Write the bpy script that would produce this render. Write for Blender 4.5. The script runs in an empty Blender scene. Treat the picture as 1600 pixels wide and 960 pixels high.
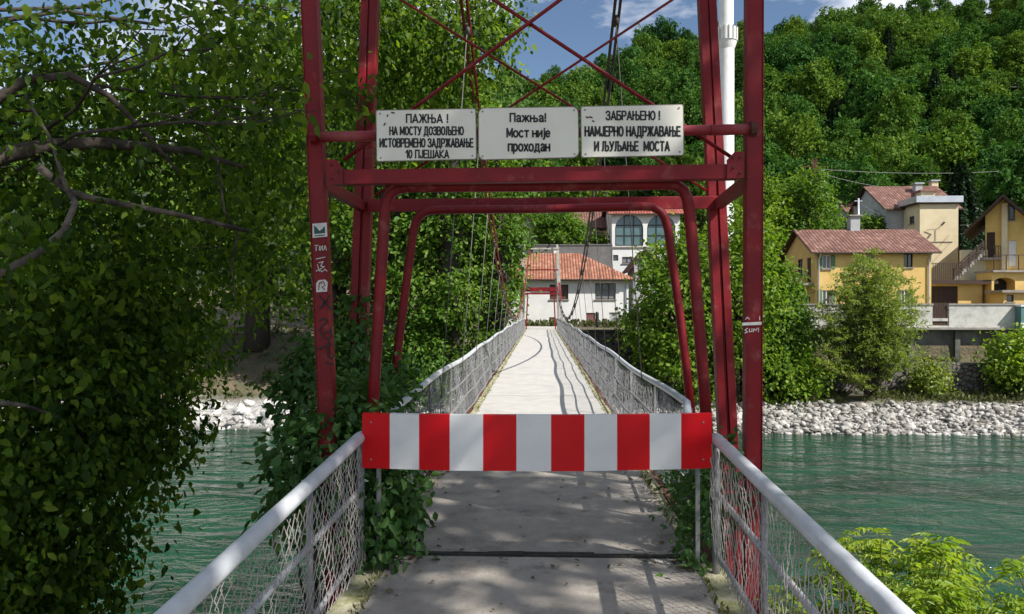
import bpy, math, random
import numpy as np
from mathutils import Vector, Matrix, Euler

random.seed(7)
RNG = np.random.default_rng(11)
SC = bpy.context.scene
COL = SC.collection
R = math.radians

# ------------------------------------------------------------------ camera, sky, sun, exposure
F = 1155.0
cam_d = bpy.data.cameras.new('camera')
cam = bpy.data.objects.new('camera', cam_d)
COL.objects.link(cam)
cam_d.sensor_width = 36.0
cam_d.lens = 36.0 * F / 1600.0
cam_d.clip_start = 0.05
cam_d.clip_end = 5000
cam.location = (0, 0, 1.7)
YAW = math.atan(45.0 / F)
PITCH = math.atan(5.0 / F)
cam.rotation_euler = (R(90) - PITCH, 0, YAW)
SC.camera = cam
CAM_M = Euler((R(90) - PITCH, 0, YAW)).to_matrix()

SUN_TO = Vector((0.84, -0.55, 1.0)).normalized()
SUN_EL = math.asin(SUN_TO.z)
SUN_ROT = math.atan2(SUN_TO.x, SUN_TO.y)
world = bpy.data.worlds.new('World')
SC.world = world
world.use_nodes = True
wt = world.node_tree
bg = wt.nodes['Background']
sky = wt.nodes.new('ShaderNodeTexSky')
sky.sky_type = 'NISHITA'
sky.sun_disc = False
sky.sun_elevation = SUN_EL
sky.sun_rotation = SUN_ROT
sky.air_density = 1.0
sky.dust_density = 0.2
sky.ozone_density = 2.4
tc = wt.nodes.new('ShaderNodeTexCoord')
mp = wt.nodes.new('ShaderNodeMapping')
mp.inputs['Scale'].default_value = (2.2, 2.2, 6.0)
mp.inputs['Location'].default_value = (0.35, 0.1, 0.0)
nz = wt.nodes.new('ShaderNodeTexNoise')
nz.inputs['Scale'].default_value = 1.6
nz.inputs['Detail'].default_value = 9
nz.inputs['Roughness'].default_value = 0.56
rp = wt.nodes.new('ShaderNodeValToRGB')
rp.color_ramp.elements[0].position = 0.46
rp.color_ramp.elements[1].position = 0.62
mx = wt.nodes.new('ShaderNodeMix')
mx.data_type = 'RGBA'
wt.links.new(tc.outputs['Generated'], mp.inputs['Vector'])
wt.links.new(mp.outputs['Vector'], nz.inputs['Vector'])
wt.links.new(nz.outputs['Fac'], rp.inputs['Fac'])
wt.links.new(rp.outputs['Color'], mx.inputs['Factor'])
wt.links.new(sky.outputs['Color'], mx.inputs[6])
mx.inputs[7].default_value = (11.5, 11.7, 12.0, 1)
wt.links.new(mx.outputs[2], bg.inputs['Color'])
bg.inputs['Strength'].default_value = 0.076

sun_d = bpy.data.lights.new('sun', 'SUN')
sun_d.energy = 5.0
sun_d.angle = R(0.5)
sun_d.color = (1.0, 0.955, 0.88)
sun = bpy.data.objects.new('sun', sun_d)
COL.objects.link(sun)
sun.location = (20, -20, 40)
sun.rotation_euler = SUN_TO.to_track_quat('Z', 'Y').to_euler()
SC.view_settings.view_transform = 'Standard'
SC.view_settings.look = 'None'
SC.view_settings.exposure = 0.58
SC.view_settings.gamma = 1.0
SC.render.engine = 'CYCLES'
SC.cycles.use_denoising = True
SC.cycles.max_bounces = 7
SC.cycles.transparent_max_bounces = 8


def P(px, py, Y):
    """The place at depth Y (metres along the bridge) that is seen at photo pixel px, py."""
    d = CAM_M @ Vector(((px - 800.0) / F, (480.0 - py) / F, -1.0))
    t = Y / d.y
    return Vector((d.x * t, Y, 1.7 + d.z * t))


# ------------------------------------------------------------------ object helpers
def tag(o, label=None, cat=None, group=None, kind=None):
    if label: o['label'] = label
    if cat: o['category'] = cat
    if group: o['group'] = group
    if kind: o['kind'] = kind
    return o


def thing(name, label, cat, loc=(0, 0, 0), group=None, rotz=0.0):
    o = bpy.data.objects.new(name, None)
    COL.objects.link(o)
    o.location = loc
    o.rotation_euler = (0, 0, rotz)
    o.empty_display_size = 0.2
    return tag(o, label, cat, group)


class MB:
    def __init__(s):
        s.v = []; s.f = []; s.m = []; s.uv = None

    def face(s, pts, mi=0):
        n = len(s.v)
        s.v += [tuple(p) for p in pts]
        s.f.append(tuple(range(n, n + len(pts)))); s.m.append(mi)

    def box(s, x0, x1, y0, y1, z0, z1, mi=0):
        n = len(s.v)
        s.v += [(x0, y0, z0), (x1, y0, z0), (x1, y1, z0), (x0, y1, z0), (x0, y0, z1), (x1, y0, z1), (x1, y1, z1), (x0, y1, z1)]
        for q in ((0, 3, 2, 1), (4, 5, 6, 7), (0, 1, 5, 4), (1, 2, 6, 5), (2, 3, 7, 6), (3, 0, 4, 7)):
            s.f.append(tuple(n + i for i in q)); s.m.append(mi)
        return s

    def beam(s, a, b, w, h, up=(0, 1, 0), mi=0):
        a = Vector(a); b = Vector(b); d = (b - a).normalized(); u = Vector(up)
        side = d.cross(u).normalized(); u2 = side.cross(d).normalized()
        n = len(s.v)
        for p in (a, b):
            for i, j in ((-1, -1), (1, -1), (1, 1), (-1, 1)):
                s.v.append(tuple(p + side * (i * w / 2) + u2 * (j * h / 2)))
        for q in ((3, 2, 1, 0), (4, 5, 6, 7), (0, 1, 5, 4), (1, 2, 6, 5), (2, 3, 7, 6), (3, 0, 4, 7)):
            s.f.append(tuple(n + i for i in q)); s.m.append(mi)
        return s

    def tube(s, pts, r, k=8, mi=0, caps=True):
        pts = [Vector(p) for p in pts]
        rr = r if isinstance(r, (list, tuple)) else [r] * len(pts)
        n0 = len(s.v)
        ref = None
        for i, p in enumerate(pts):
            d = (pts[min(i + 1, len(pts) - 1)] - pts[max(i - 1, 0)])
            d = d.normalized() if d.length > 1e-9 else Vector((0, 0, 1))
            if ref is None:
                ref = Vector((0, 0, 1)) if abs(d.z) < 0.9 else Vector((1, 0, 0))
            a = d.cross(ref).normalized(); b = a.cross(d).normalized(); ref = b
            for j in range(k):
                t = 2 * math.pi * j / k
                s.v.append(tuple(p + a * (math.cos(t) * rr[i]) + b * (math.sin(t) * rr[i])))
        for i in range(len(pts) - 1):
            for j in range(k):
                j2 = (j + 1) % k
                s.f.append((n0 + i * k + j, n0 + i * k + j2, n0 + (i + 1) * k + j2, n0 + (i + 1) * k + j)); s.m.append(mi)
        if caps:
            s.f.append(tuple(n0 + j for j in reversed(range(k)))); s.m.append(mi)
            s.f.append(tuple(n0 + (len(pts) - 1) * k + j for j in range(k))); s.m.append(mi)
        return s

    def plate(s, front, t, mi=0):
        """flat polygon given by its front outline (facing -y), extruded by t along +y"""
        n = len(s.v); k = len(front)
        fr = [Vector(p) for p in front]
        s.v += [tuple(p) for p in fr] + [(p.x, p.y + t, p.z) for p in fr]
        s.f.append(tuple(range(n, n + k))); s.m.append(mi)
        s.f.append(tuple(reversed(range(n + k, n + 2 * k)))); s.m.append(mi)
        for i in range(k):
            j = (i + 1) % k
            s.f.append((n + i, n + k + i, n + k + j, n + j)); s.m.append(mi)
        return s

    def lathe(s, cx, cy, prof, k=24, mi=0):
        n = len(s.v)
        for r, z in prof:
            for j in range(k):
                t = 2 * math.pi * j / k
                s.v.append((cx + r * math.cos(t), cy + r * math.sin(t), z))
        for i in range(len(prof) - 1):
            for j in range(k):
                j2 = (j + 1) % k
                s.f.append((n + i * k + j, n + i * k + j2, n + (i + 1) * k + j2, n + (i + 1) * k + j)); s.m.append(mi)
        return s

    def obj(s, name, mats, parent=None, smooth=False, bevel=0.0):
        me = bpy.data.meshes.new(name)
        me.from_pydata(s.v, [], s.f)
        if not isinstance(mats, (list, tuple)): mats = [mats]
        for m in mats: me.materials.append(m)
        if len(mats) > 1: me.polygons.foreach_set('material_index', s.m)
        if s.uv:
            ul = me.uv_layers.new(name='UVMap')
            for i, c in enumerate(s.uv): ul.data[i].uv = c
        if smooth: me.polygons.foreach_set('use_smooth', [True] * len(s.f))
        me.update()
        o = bpy.data.objects.new(name, me)
        COL.objects.link(o)
        if parent is not None: o.parent = parent
        if bevel:
            b = o.modifiers.new('bevel', 'BEVEL'); b.width = bevel; b.segments = 2; b.limit_method = 'ANGLE'; b.angle_limit = R(40)
        return o


def np_mesh(name, V, Fq, mats, attr=None, smooth=False, mi=None):
    """V (n,3); Fq (m,4) quads"""
    me = bpy.data.meshes.new(name)
    me.vertices.add(len(V)); me.vertices.foreach_set('co', np.ascontiguousarray(V, dtype=np.float32).ravel())
    k = Fq.shape[1]
    me.loops.add(Fq.size); me.loops.foreach_set('vertex_index', np.ascontiguousarray(Fq, dtype=np.int32).ravel())
    me.polygons.add(len(Fq))
    me.polygons.foreach_set('loop_start', np.arange(0, Fq.size, k, dtype=np.int32))
    for m in (mats if isinstance(mats, (list, tuple)) else [mats]): me.materials.append(m)
    if mi is not None: me.polygons.foreach_set('material_index', np.ascontiguousarray(mi, dtype=np.int32))
    if smooth: me.polygons.foreach_set('use_smooth', np.ones(len(Fq), dtype=bool))
    if attr is not None:
        a = me.attributes.new('rnd', 'FLOAT', 'POINT'); a.data.foreach_set('value', np.ascontiguousarray(attr, dtype=np.float32))
    me.update(calc_edges=True)
    me.validate()
    return me


def link_mesh(name, me, parent=None):
    o = bpy.data.objects.new(name, me); COL.objects.link(o)
    if parent is not None: o.parent = parent
    return o


# ------------------------------------------------------------------ materials
def new_mat(name):
    m = bpy.data.materials.new(name); m.use_nodes = True
    nt = m.node_tree; b = nt.nodes['Principled BSDF']
    return m, nt, b


def M(name, c1, c2=None, rough=0.6, scale=6.0, bump=0.0, bscale=None, metal=0.0, spec=0.4, detail=6, lo=0.35, hi=0.65, dirt=None, dscale=1.2, dlo=0.55, dhi=0.75):
    """noise-mottled paint / stone / plaster, with optional larger dirt patches"""
    m, nt, b = new_mat(name)
    N = nt.nodes; L = nt.links
    t = N.new('ShaderNodeTexCoord')
    n = N.new('ShaderNodeTexNoise'); n.inputs['Scale'].default_value = scale; n.inputs['Detail'].default_value = detail; n.inputs['Roughness'].default_value = 0.62
    L.new(t.outputs['Object'], n.inputs['Vector'])
    r = N.new('ShaderNodeValToRGB')
    r.color_ramp.elements[0].position = lo; r.color_ramp.elements[1].position = hi
    c2 = c2 or tuple(x * 0.75 for x in c1)
    r.color_ramp.elements[0].color = (*c1, 1); r.color_ramp.elements[1].color = (*c2, 1)
    L.new(n.outputs['Fac'], r.inputs['Fac'])
    col = r.outputs['Color']
    if dirt:
        n2 = N.new('ShaderNodeTexNoise'); n2.inputs['Scale'].default_value = dscale; n2.inputs['Detail'].default_value = 9; n2.inputs['Roughness'].default_value = 0.7
        L.new(t.outputs['Object'], n2.inputs['Vector'])
        r2 = N.new('ShaderNodeValToRGB'); r2.color_ramp.elements[0].position = dlo; r2.color_ramp.elements[1].position = dhi
        L.new(n2.outputs['Fac'], r2.inputs['Fac'])
        mm = N.new('ShaderNodeMix'); mm.data_type = 'RGBA'
        L.new(r2.outputs['Color'], mm.inputs['Factor']); L.new(col, mm.inputs[6]); mm.inputs[7].default_value = (*dirt, 1)
        col = mm.outputs[2]
    L.new(col, b.inputs['Base Color'])
    b.inputs['Roughness'].default_value = rough; b.inputs['Metallic'].default_value = metal
    b.inputs['Specular IOR Level'].default_value = spec
    if bump:
        bn = N.new('ShaderNodeTexNoise'); bn.inputs['Scale'].default_value = bscale or scale * 4; bn.inputs['Detail'].default_value = 8
        L.new(t.outputs['Object'], bn.inputs['Vector'])
        bp = N.new('ShaderNodeBump'); bp.inputs['Strength'].default_value = min(1.0, bump); bp.inputs['Distance'].default_value = 0.02
        L.new(bn.outputs['Fac'], bp.inputs['Height']); L.new(bp.outputs['Normal'], b.inputs['Normal'])
    return m


def leaf_mat(name, cols, trans=0.35, rough=0.45, objrand=None, spec=0.35):
    """cols: dark, mid, light; per-leaf random picks along the ramp; objrand = colour mixed in by per-tree random"""
    m, nt, b = new_mat(name)
    N = nt.nodes; L = nt.links
    a = N.new('ShaderNodeAttribute'); a.attribute_name = 'rnd'
    r = N.new('ShaderNodeValToRGB')
    e = r.color_ramp.elements
    e[0].position = 0.0; e[0].color = (*cols[0], 1)
    e[1].position = 1.0; e[1].color = (*cols[2], 1)
    x = e.new(0.5); x.color = (*cols[1], 1)
    L.new(a.outputs['Fac'], r.inputs['Fac'])
    col = r.outputs['Color']
    if objrand:
        oi = N.new('ShaderNodeObjectInfo')
        r2 = N.new('ShaderNodeValToRGB')
        e2 = r2.color_ramp.elements
        e2[0].color = (*objrand[0], 1); e2[1].color = (*objrand[-1], 1)
        for i in range(1, len(objrand) - 1):
            e2.new(i / (len(objrand) - 1)).color = (*objrand[i], 1)
        L.new(oi.outputs['Random'], r2.inputs['Fac'])
        mm = N.new('ShaderNodeMix'); mm.data_type = 'RGBA'; mm.blend_type = 'MULTIPLY'; mm.inputs['Factor'].default_value = 1.0
        L.new(col, mm.inputs[6]); L.new(r2.outputs['Color'], mm.inputs[7]); col = mm.outputs[2]
    L.new(col, b.inputs['Base Color'])
    b.inputs['Roughness'].default_value = rough; b.inputs['Specular IOR Level'].default_value = spec
    tr = N.new('ShaderNodeBsdfTranslucent')
    hs = N.new('ShaderNodeMix'); hs.data_type = 'RGBA'; hs.blend_type = 'MULTIPLY'; hs.inputs['Factor'].default_value = 1.0
    L.new(col, hs.inputs[6]); hs.inputs[7].default_value = (1.7, 1.75, 0.6, 1)
    L.new(hs.outputs[2], tr.inputs['Color'])
    ms = N.new('ShaderNodeMixShader'); ms.inputs[0].default_value = trans
    L.new(b.outputs[0], ms.inputs[1]); L.new(tr.outputs[0], ms.inputs[2])
    L.new(ms.outputs[0], N['Material Output'].inputs['Surface'])
    return m


def tile_mat(name, c1, c2, c3, tw=0.24, th=0.34):
    """pan tiles laid along the roof's UV (metres): rounded columns, stepped rows, every tile its own tint"""
    m, nt, b = new_mat(name)
    N = nt.nodes; L = nt.links
    uv = N.new('ShaderNodeUVMap'); uv.uv_map = 'UVMap'
    sp = N.new('ShaderNodeSeparateXYZ'); L.new(uv.outputs['UV'], sp.inputs[0])
    def mth(op, a, bb=None):
        x = N.new('ShaderNodeMath'); x.operation = op
        for i, q in enumerate((a, bb)):
            if q is None: continue
            if isinstance(q, (int, float)): x.inputs[i].default_value = q
            else: L.new(q, x.inputs[i])
        return x.outputs[0]
    u = mth('DIVIDE', sp.outputs['X'], tw); v = mth('DIVIDE', sp.outputs['Y'], th)
    iu = mth('FLOOR', u); iv = mth('FLOOR', v)
    fu = mth('FRACT', u); fv = mth('FRACT', v)
    cb = N.new('ShaderNodeCombineXYZ'); L.new(iu, cb.inputs[0]); L.new(iv, cb.inputs[1])
    wn = N.new('ShaderNodeTexWhiteNoise'); wn.noise_dimensions = '2D'; L.new(cb.outputs[0], wn.inputs['Vector'])
    r = N.new('ShaderNodeValToRGB'); e = r.color_ramp.elements
    e[0].color = (*c1, 1); e[1].color = (*c3, 1); e.new(0.5).color = (*c2, 1)
    L.new(wn.outputs['Value'], r.inputs['Fac'])
    t = N.new('ShaderNodeTexCoord'); n = N.new('ShaderNodeTexNoise'); n.inputs['Scale'].default_value = 0.9; n.inputs['Detail'].default_value = 7
    L.new(t.outputs['Object'], n.inputs['Vector'])
    mm = N.new('ShaderNodeMix'); mm.data_type = 'RGBA'; mm.blend_type = 'MULTIPLY'; mm.inputs['Factor'].default_value = 0.8
    rr = N.new('ShaderNodeValToRGB'); rr.color_ramp.elements[0].position = 0.3; rr.color_ramp.elements[0].color = (.55, .52, .5, 1); rr.color_ramp.elements[1].position = 0.7
    L.new(n.outputs['Fac'], rr.inputs['Fac']); L.new(r.outputs['Color'], mm.inputs[6]); L.new(rr.outputs['Color'], mm.inputs[7])
    L.new(mm.outputs[2], b.inputs['Base Color'])
    h = mth('ADD', mth('SINE', mth('MULTIPLY', fu, math.pi)), mth('MULTIPLY', mth('SUBTRACT', 1.0, fv), 0.7))
    bp = N.new('ShaderNodeBump'); bp.inputs['Strength'].default_value = 1.0; bp.inputs['Distance'].default_value = 0.07
    L.new(h, bp.inputs['Height']); L.new(bp.outputs['Normal'], b.inputs['Normal'])
    b.inputs['Roughness'].default_value = 0.8; b.inputs['Specular IOR Level'].default_value = 0.2
    return m


def stone_mat(name, c1, c2, joint, scale=2.4, stretch=1.6):
    m, nt, b = new_mat(name)
    N = nt.nodes; L = nt.links
    t = N.new('ShaderNodeTexCoord'); mpn = N.new('ShaderNodeMapping'); mpn.inputs['Scale'].default_value = (1, 1, stretch)
    L.new(t.outputs['Object'], mpn.inputs['Vector'])
    vo = N.new('ShaderNodeTexVoronoi'); vo.inputs['Scale'].default_value = scale; L.new(mpn.outputs[0], vo.inputs['Vector'])
    ve = N.new('ShaderNodeTexVoronoi'); ve.feature = 'DISTANCE_TO_EDGE'; ve.inputs['Scale'].default_value = scale; L.new(mpn.outputs[0], ve.inputs['Vector'])
    r = N.new('ShaderNodeMix'); r.data_type = 'RGBA'; L.new(vo.outputs['Color'], r.inputs['Factor']); r.inputs[6].default_value = (*c1, 1); r.inputs[7].default_value = (*c2, 1)
    re = N.new('ShaderNodeValToRGB'); re.color_ramp.elements[0].position = 0.02; re.color_ramp.elements[1].position = 0.09
    L.new(ve.outputs['Distance'], re.inputs['Fac'])
    n = N.new('ShaderNodeTexNoise'); n.inputs['Scale'].default_value = 3; n.inputs['Detail'].default_value = 8; L.new(t.outputs['Object'], n.inputs['Vector'])
    mm = N.new('ShaderNodeMix'); mm.data_type = 'RGBA'; L.new(re.outputs['Color'], mm.inputs['Factor']); mm.inputs[6].default_value = (*joint, 1); L.new(r.outputs[2], mm.inputs[7])
    m3 = N.new('ShaderNodeMix'); m3.data_type = 'RGBA'; m3.blend_type = 'MULTIPLY'; m3.inputs['Factor'].default_value = 0.75
    L.new(mm.outputs[2], m3.inputs[6]); L.new(n.outputs['Color'], m3.inputs[7])
    L.new(m3.outputs[2], b.inputs['Base Color']); b.inputs['Roughness'].default_value = 0.9
    bp = N.new('ShaderNodeBump'); bp.inputs['Distance'].default_value = 0.12; bp.inputs['Strength'].default_value = 0.9
    L.new(re.outputs['Color'], bp.inputs['Height']); L.new(bp.outputs['Normal'], b.inputs['Normal'])
    return m


RED = M('red_tower_paint', (0.23, 0.007, 0.013), (0.14, 0.006, 0.011), rough=0.5, scale=2.5, bump=0.08, bscale=30, dirt=(0.29, 0.075, 0.07), dscale=5.5, dlo=0.56, dhi=0.72, spec=0.3)
RED_FADED = M('faded_red_paint', (0.23, 0.02, 0.03), (0.33, 0.10, 0.10), rough=0.55, scale=5, bump=0.1, bscale=40, lo=0.45, hi=0.8)
RUST = M('rusty_steel', (0.12, 0.035, 0.02), (0.06, 0.025, 0.02), rough=0.8, scale=9)
STEEL = M('galvanised_cable', (0.30, 0.30, 0.30), (0.17, 0.17, 0.17), rough=0.5, metal=0.3, scale=20)
CABLE = M('dark_cable', (0.07, 0.05, 0.05), (0.035, 0.03, 0.03), rough=0.6, scale=15)
HANG = M('dull_grey_hanger', (0.16, 0.16, 0.15), (0.08, 0.075, 0.07), rough=0.6, scale=6)
GALV = M('grey_painted_pipe', (0.55, 0.57, 0.60), (0.42, 0.44, 0.46), rough=0.38, scale=7, bump=0.06, bscale=60, dirt=(0.30, 0.27, 0.24), dscale=5, dlo=0.62, dhi=0.75, spec=0.5)
WIRE = M('white_painted_wire', (0.42, 0.40, 0.385), (0.27, 0.23, 0.215), rough=0.5, scale=14)
WIRE_FAR = M('grey_galvanised_wire', (0.30, 0.30, 0.31), (0.20, 0.20, 0.21), rough=0.5, scale=9)
SIGN_W = M('weathered_white_enamel', (0.78, 0.76, 0.69), (0.70, 0.67, 0.59), rough=0.35, scale=2.2, dirt=(0.36, 0.30, 0.22), dscale=7, dlo=0.66, dhi=0.80)
SIGN_B = M('black_lettering', (0.012, 0.012, 0.014), (0.02, 0.02, 0.022), rough=0.5)
SIGN_RIM = M('sign_dark_rim', (0.16, 0.14, 0.12), (0.28, 0.25, 0.2), rough=0.6, scale=20)
BAR_R = M('barrier_red', (0.62, 0.006, 0.012), (0.56, 0.006, 0.012), rough=0.30, scale=3, dirt=(0.45, 0.02, 0.02), dscale=9, dlo=0.64, dhi=0.8, spec=0.22)
BAR_W = M('barrier_white', (0.74, 0.74, 0.74), (0.66, 0.66, 0.66), rough=0.32, scale=3, dirt=(0.5, 0.46, 0.42), dscale=6, dlo=0.64, dhi=0.82, spec=0.5)
BLACK = M('black_spray_paint', (0.010, 0.008, 0.010), (0.02, 0.01, 0.012), rough=0.5)
WHITE_P = M('white_sticker', (0.62, 0.62, 0.60), (0.5, 0.5, 0.48), rough=0.5, scale=30)
GREEN_ST = M('dark_green_sticker', (0.02, 0.07, 0.06), (0.03, 0.09, 0.08), rough=0.5)
GLASS = M('dark_window_glass', (0.030, 0.040, 0.045), (0.05, 0.06, 0.07), rough=0.08, scale=0.6, spec=0.8)
GLASS_T = M('teal_window_glass', (0.05, 0.11, 0.12), (0.10, 0.17, 0.18), rough=0.06, scale=0.5, spec=0.8)
BROWN = M('dark_brown_wood', (0.055, 0.028, 0.018), (0.035, 0.02, 0.014), rough=0.7, scale=6)
BARK = M('grey_brown_bark', (0.07, 0.055, 0.042), (0.03, 0.024, 0.02), rough=0.9, scale=9, bump=0.9, bscale=22)
PALEBARK = M('pale_mottled_bark', (0.15, 0.125, 0.10), (0.035, 0.027, 0.023), rough=0.9, scale=4, bump=0.8, bscale=20, lo=0.42, hi=0.58)


# ------------------------------------------------------------------ ground, river
def smooth(a, b, x):
    t = np.clip((x - a) / (b - a), 0, 1)
    return t * t * (3 - 2 * t)


def hill_z(x, y):
    s = np.maximum(y - 72.0, 0)
    z = np.where(s < 30, 0.26 * s, 7.8 + 0.412 * (s - 30))
    mult = 1 + np.where(x > 0, 0.0029 * x, 0.0012 * np.maximum(x, -160))
    far = smooth(20, 120, s)
    z = z * (1 + (mult - 1) * far)
    z = z + far * (2.6 * np.sin(x * 0.045 + y * 0.02 + 0.6) + 2.0 * np.sin(x * 0.09 - y * 0.06) + 1.2 * np.sin(x * 0.02 + 1.0))
    # beyond the ridge it falls away
    z = np.where(y > 256, z - (y - 256) * 1.6, z)
    return np.maximum(z, -2)


def ground_z(x, y):
    x = np.asarray(x, dtype=float); y = np.asarray(y, dtype=float)
    near = -1.3 - 6.2 * smooth(5.5, 12.5, y)
    farb = np.interp(y, [40, 44.2, 45.0, 49.5, 52.3], [-7.6, -6.2, -5.75, -4.85, -4.7])
    z = np.where(y < 30, near, farb)
    right = np.interp(y, [52.3, 52.5, 70], [-4.7, -0.35, 0.0])
    left = np.interp(y, [52.3, 56, 62, 66, 72], [-4.7, -3.3, -1.2, -0.3, 0.0])
    # the terraced part by the stone walls keeps lower steps
    tr = np.interp(y, [52.3, 53.2, 53.4, 54.7, 54.9, 70], [-4.7, -4.7, -2.55, -2.5, -0.1, 0.0])
    t1 = smooth(-3.2, -2.0, x)
    behind = left * (1 - t1) + right * t1
    behind = np.where(x > 13.5, tr, behind)
    z = np.where(y > 52.3, behind, z)
    z = np.where(y > 71, np.maximum(z, 0) + hill_z(x, y), z)
    bumps = 0.12 * np.sin(x * 1.3 + y * 0.7) + 0.09 * np.sin(x * 2.9 - y * 1.7)
    z = z + np.where((y > 45) & (y < 52), bumps * 0.7, 0) + np.where((y < 12) & (np.abs(x) > 1.6), bumps, 0)
    z = np.where((y > 53) & (x < -3), z + bumps * 1.2, z)
    return z


def build_ground():
    xs = np.unique(np.concatenate([np.linspace(-900, -120, 14), np.linspace(-120, -4, 70), np.linspace(-4, 60, 129), np.linspace(60, 330, 60), np.linspace(330, 1000, 12), np.array([13.45, 13.55])]))
    ys = np.unique(np.concatenate([np.linspace(-120, 2, 16), np.linspace(2, 14, 30), np.linspace(14, 42, 10), np.linspace(42, 60, 73), np.array([52.3, 52.5, 53.2, 53.4, 54.7, 54.9]), np.linspace(60, 110, 50), np.linspace(110, 420, 90), np.linspace(420, 1500, 12)]))
    X, Y = np.meshgrid(xs, ys)
    Z = ground_z(X, Y)
    Z = np.maximum(Z, -9)
    V = np.stack([X.ravel(), Y.ravel(), Z.ravel()], 1)
    nx = len(xs); ny = len(ys)
    i = np.arange((nx - 1) * (ny - 1)); a = (i // (nx - 1)) * nx + i % (nx - 1)
    Q = np.stack([a, a + 1, a + 1 + nx, a + nx], 1)
    m, nt, b = new_mat('bank_soil_and_undergrowth')
    N = nt.nodes; L = nt.links
    g = N.new('ShaderNodeNewGeometry'); sp = N.new('ShaderNodeSeparateXYZ'); L.new(g.outputs['Position'], sp.inputs[0])
    n = N.new('ShaderNodeTexNoise'); n.inputs['Scale'].default_value = 0.6; n.inputs['Detail'].default_value = 10; n.inputs['Roughness'].default_value = 0.65
    L.new(g.outputs['Position'], n.inputs['Vector'])
    r = N.new('ShaderNodeValToRGB'); e = r.color_ramp.elements
    e[0].position = 0.35; e[0].color = (0.16, 0.12, 0.075, 1); e[1].position = 0.7; e[1].color = (0.05, 0.075, 0.022, 1)
    e.new(0.5).color = (0.10, 0.085, 0.05, 1)
    L.new(n.outputs['Fac'], r.inputs['Fac'])
    gr = N.new('ShaderNodeValToRGB'); ge = gr.color_ramp.elements   # gravel on the river bank, by height
    ge[0].position = 0.0; ge[0].color = (1, 1, 1, 1); ge[1].position = 1.0; ge[1].color = (0, 0, 0, 1)
    mr = N.new('ShaderNodeMapRange'); mr.inputs[1].default_value = -5.0; mr.inputs[2].default_value = -4.75
    L.new(sp.outputs['Z'], mr.inputs[0]); L.new(mr.outputs[0], gr.inputs['Fac'])
    n2 = N.new('ShaderNodeTexNoise'); n2.inputs['Scale'].default_value = 5; n2.inputs['Detail'].default_value = 10
    L.new(g.outputs['Position'], n2.inputs['Vector'])
    r2 = N.new('ShaderNodeValToRGB'); r2.color_ramp.elements[0].position = .35; r2.color_ramp.elements[0].color = (0.22, 0.21, 0.20, 1); r2.color_ramp.elements[1].position = .65; r2.color_ramp.elements[1].color = (0.46, 0.45, 0.43, 1)
    L.new(n2.outputs['Fac'], r2.inputs['Fac'])
    # the near bank keeps its soil
    yr = N.new('ShaderNodeMath'); yr.operation = 'GREATER_THAN'; yr.inputs[1].default_value = 30; L.new(sp.outputs['Y'], yr.inputs[0])
    ml = N.new('ShaderNodeMath'); ml.operation = 'MULTIPLY'; L.new(gr.outputs['Color'], ml.inputs[0]); L.new(yr.outputs[0], ml.inputs[1])
    mm = N.new('ShaderNodeMix'); mm.data_type = 'RGBA'; L.new(ml.outputs[0], mm.inputs['Factor']); L.new(r.outputs['Color'], mm.inputs[6]); L.new(r2.outputs['Color'], mm.inputs[7])
    we = N.new('ShaderNodeMapRange'); we.inputs[1].default_value = -5.98; we.inputs[2].default_value = -5.75; L.new(sp.outputs['Z'], we.inputs[0])
    mw = N.new('ShaderNodeMix'); mw.data_type = 'RGBA'; L.new(we.outputs[0], mw.inputs['Factor']); mw.inputs[6].default_value = (0.09, 0.085, 0.07, 1); L.new(mm.outputs[2], mw.inputs[7]); mm = mw
    # forest floor on the hill
    fr = N.new('ShaderNodeMath'); fr.operation = 'GREATER_THAN'; fr.inputs[1].default_value = 86; L.new(sp.outputs['Y'], fr.inputs[0])
    m4 = N.new('ShaderNodeMix'); m4.data_type = 'RGBA'; L.new(fr.outputs[0], m4.inputs['Factor']); L.new(mm.outputs[2], m4.inputs[6]); m4.inputs[7].default_value = (0.022, 0.036, 0.012, 1)
    L.new(m4.outputs[2], b.inputs['Base Color']); b.inputs['Roughness'].default_value = 0.95
    bp = N.new('ShaderNodeBump'); bp.inputs['Distance'].default_value = 0.15; bp.inputs['Strength'].default_value = 0.8
    L.new(n2.outputs['Fac'], bp.inputs['Height']); L.new(bp.outputs['Normal'], b.inputs['Normal'])
    o = link_mesh('ground', np_mesh('ground', V, Q, m, smooth=True))
    tag(o, 'river banks and wooded hillside behind the houses', 'ground', kind='structure')


build_ground()


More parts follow.
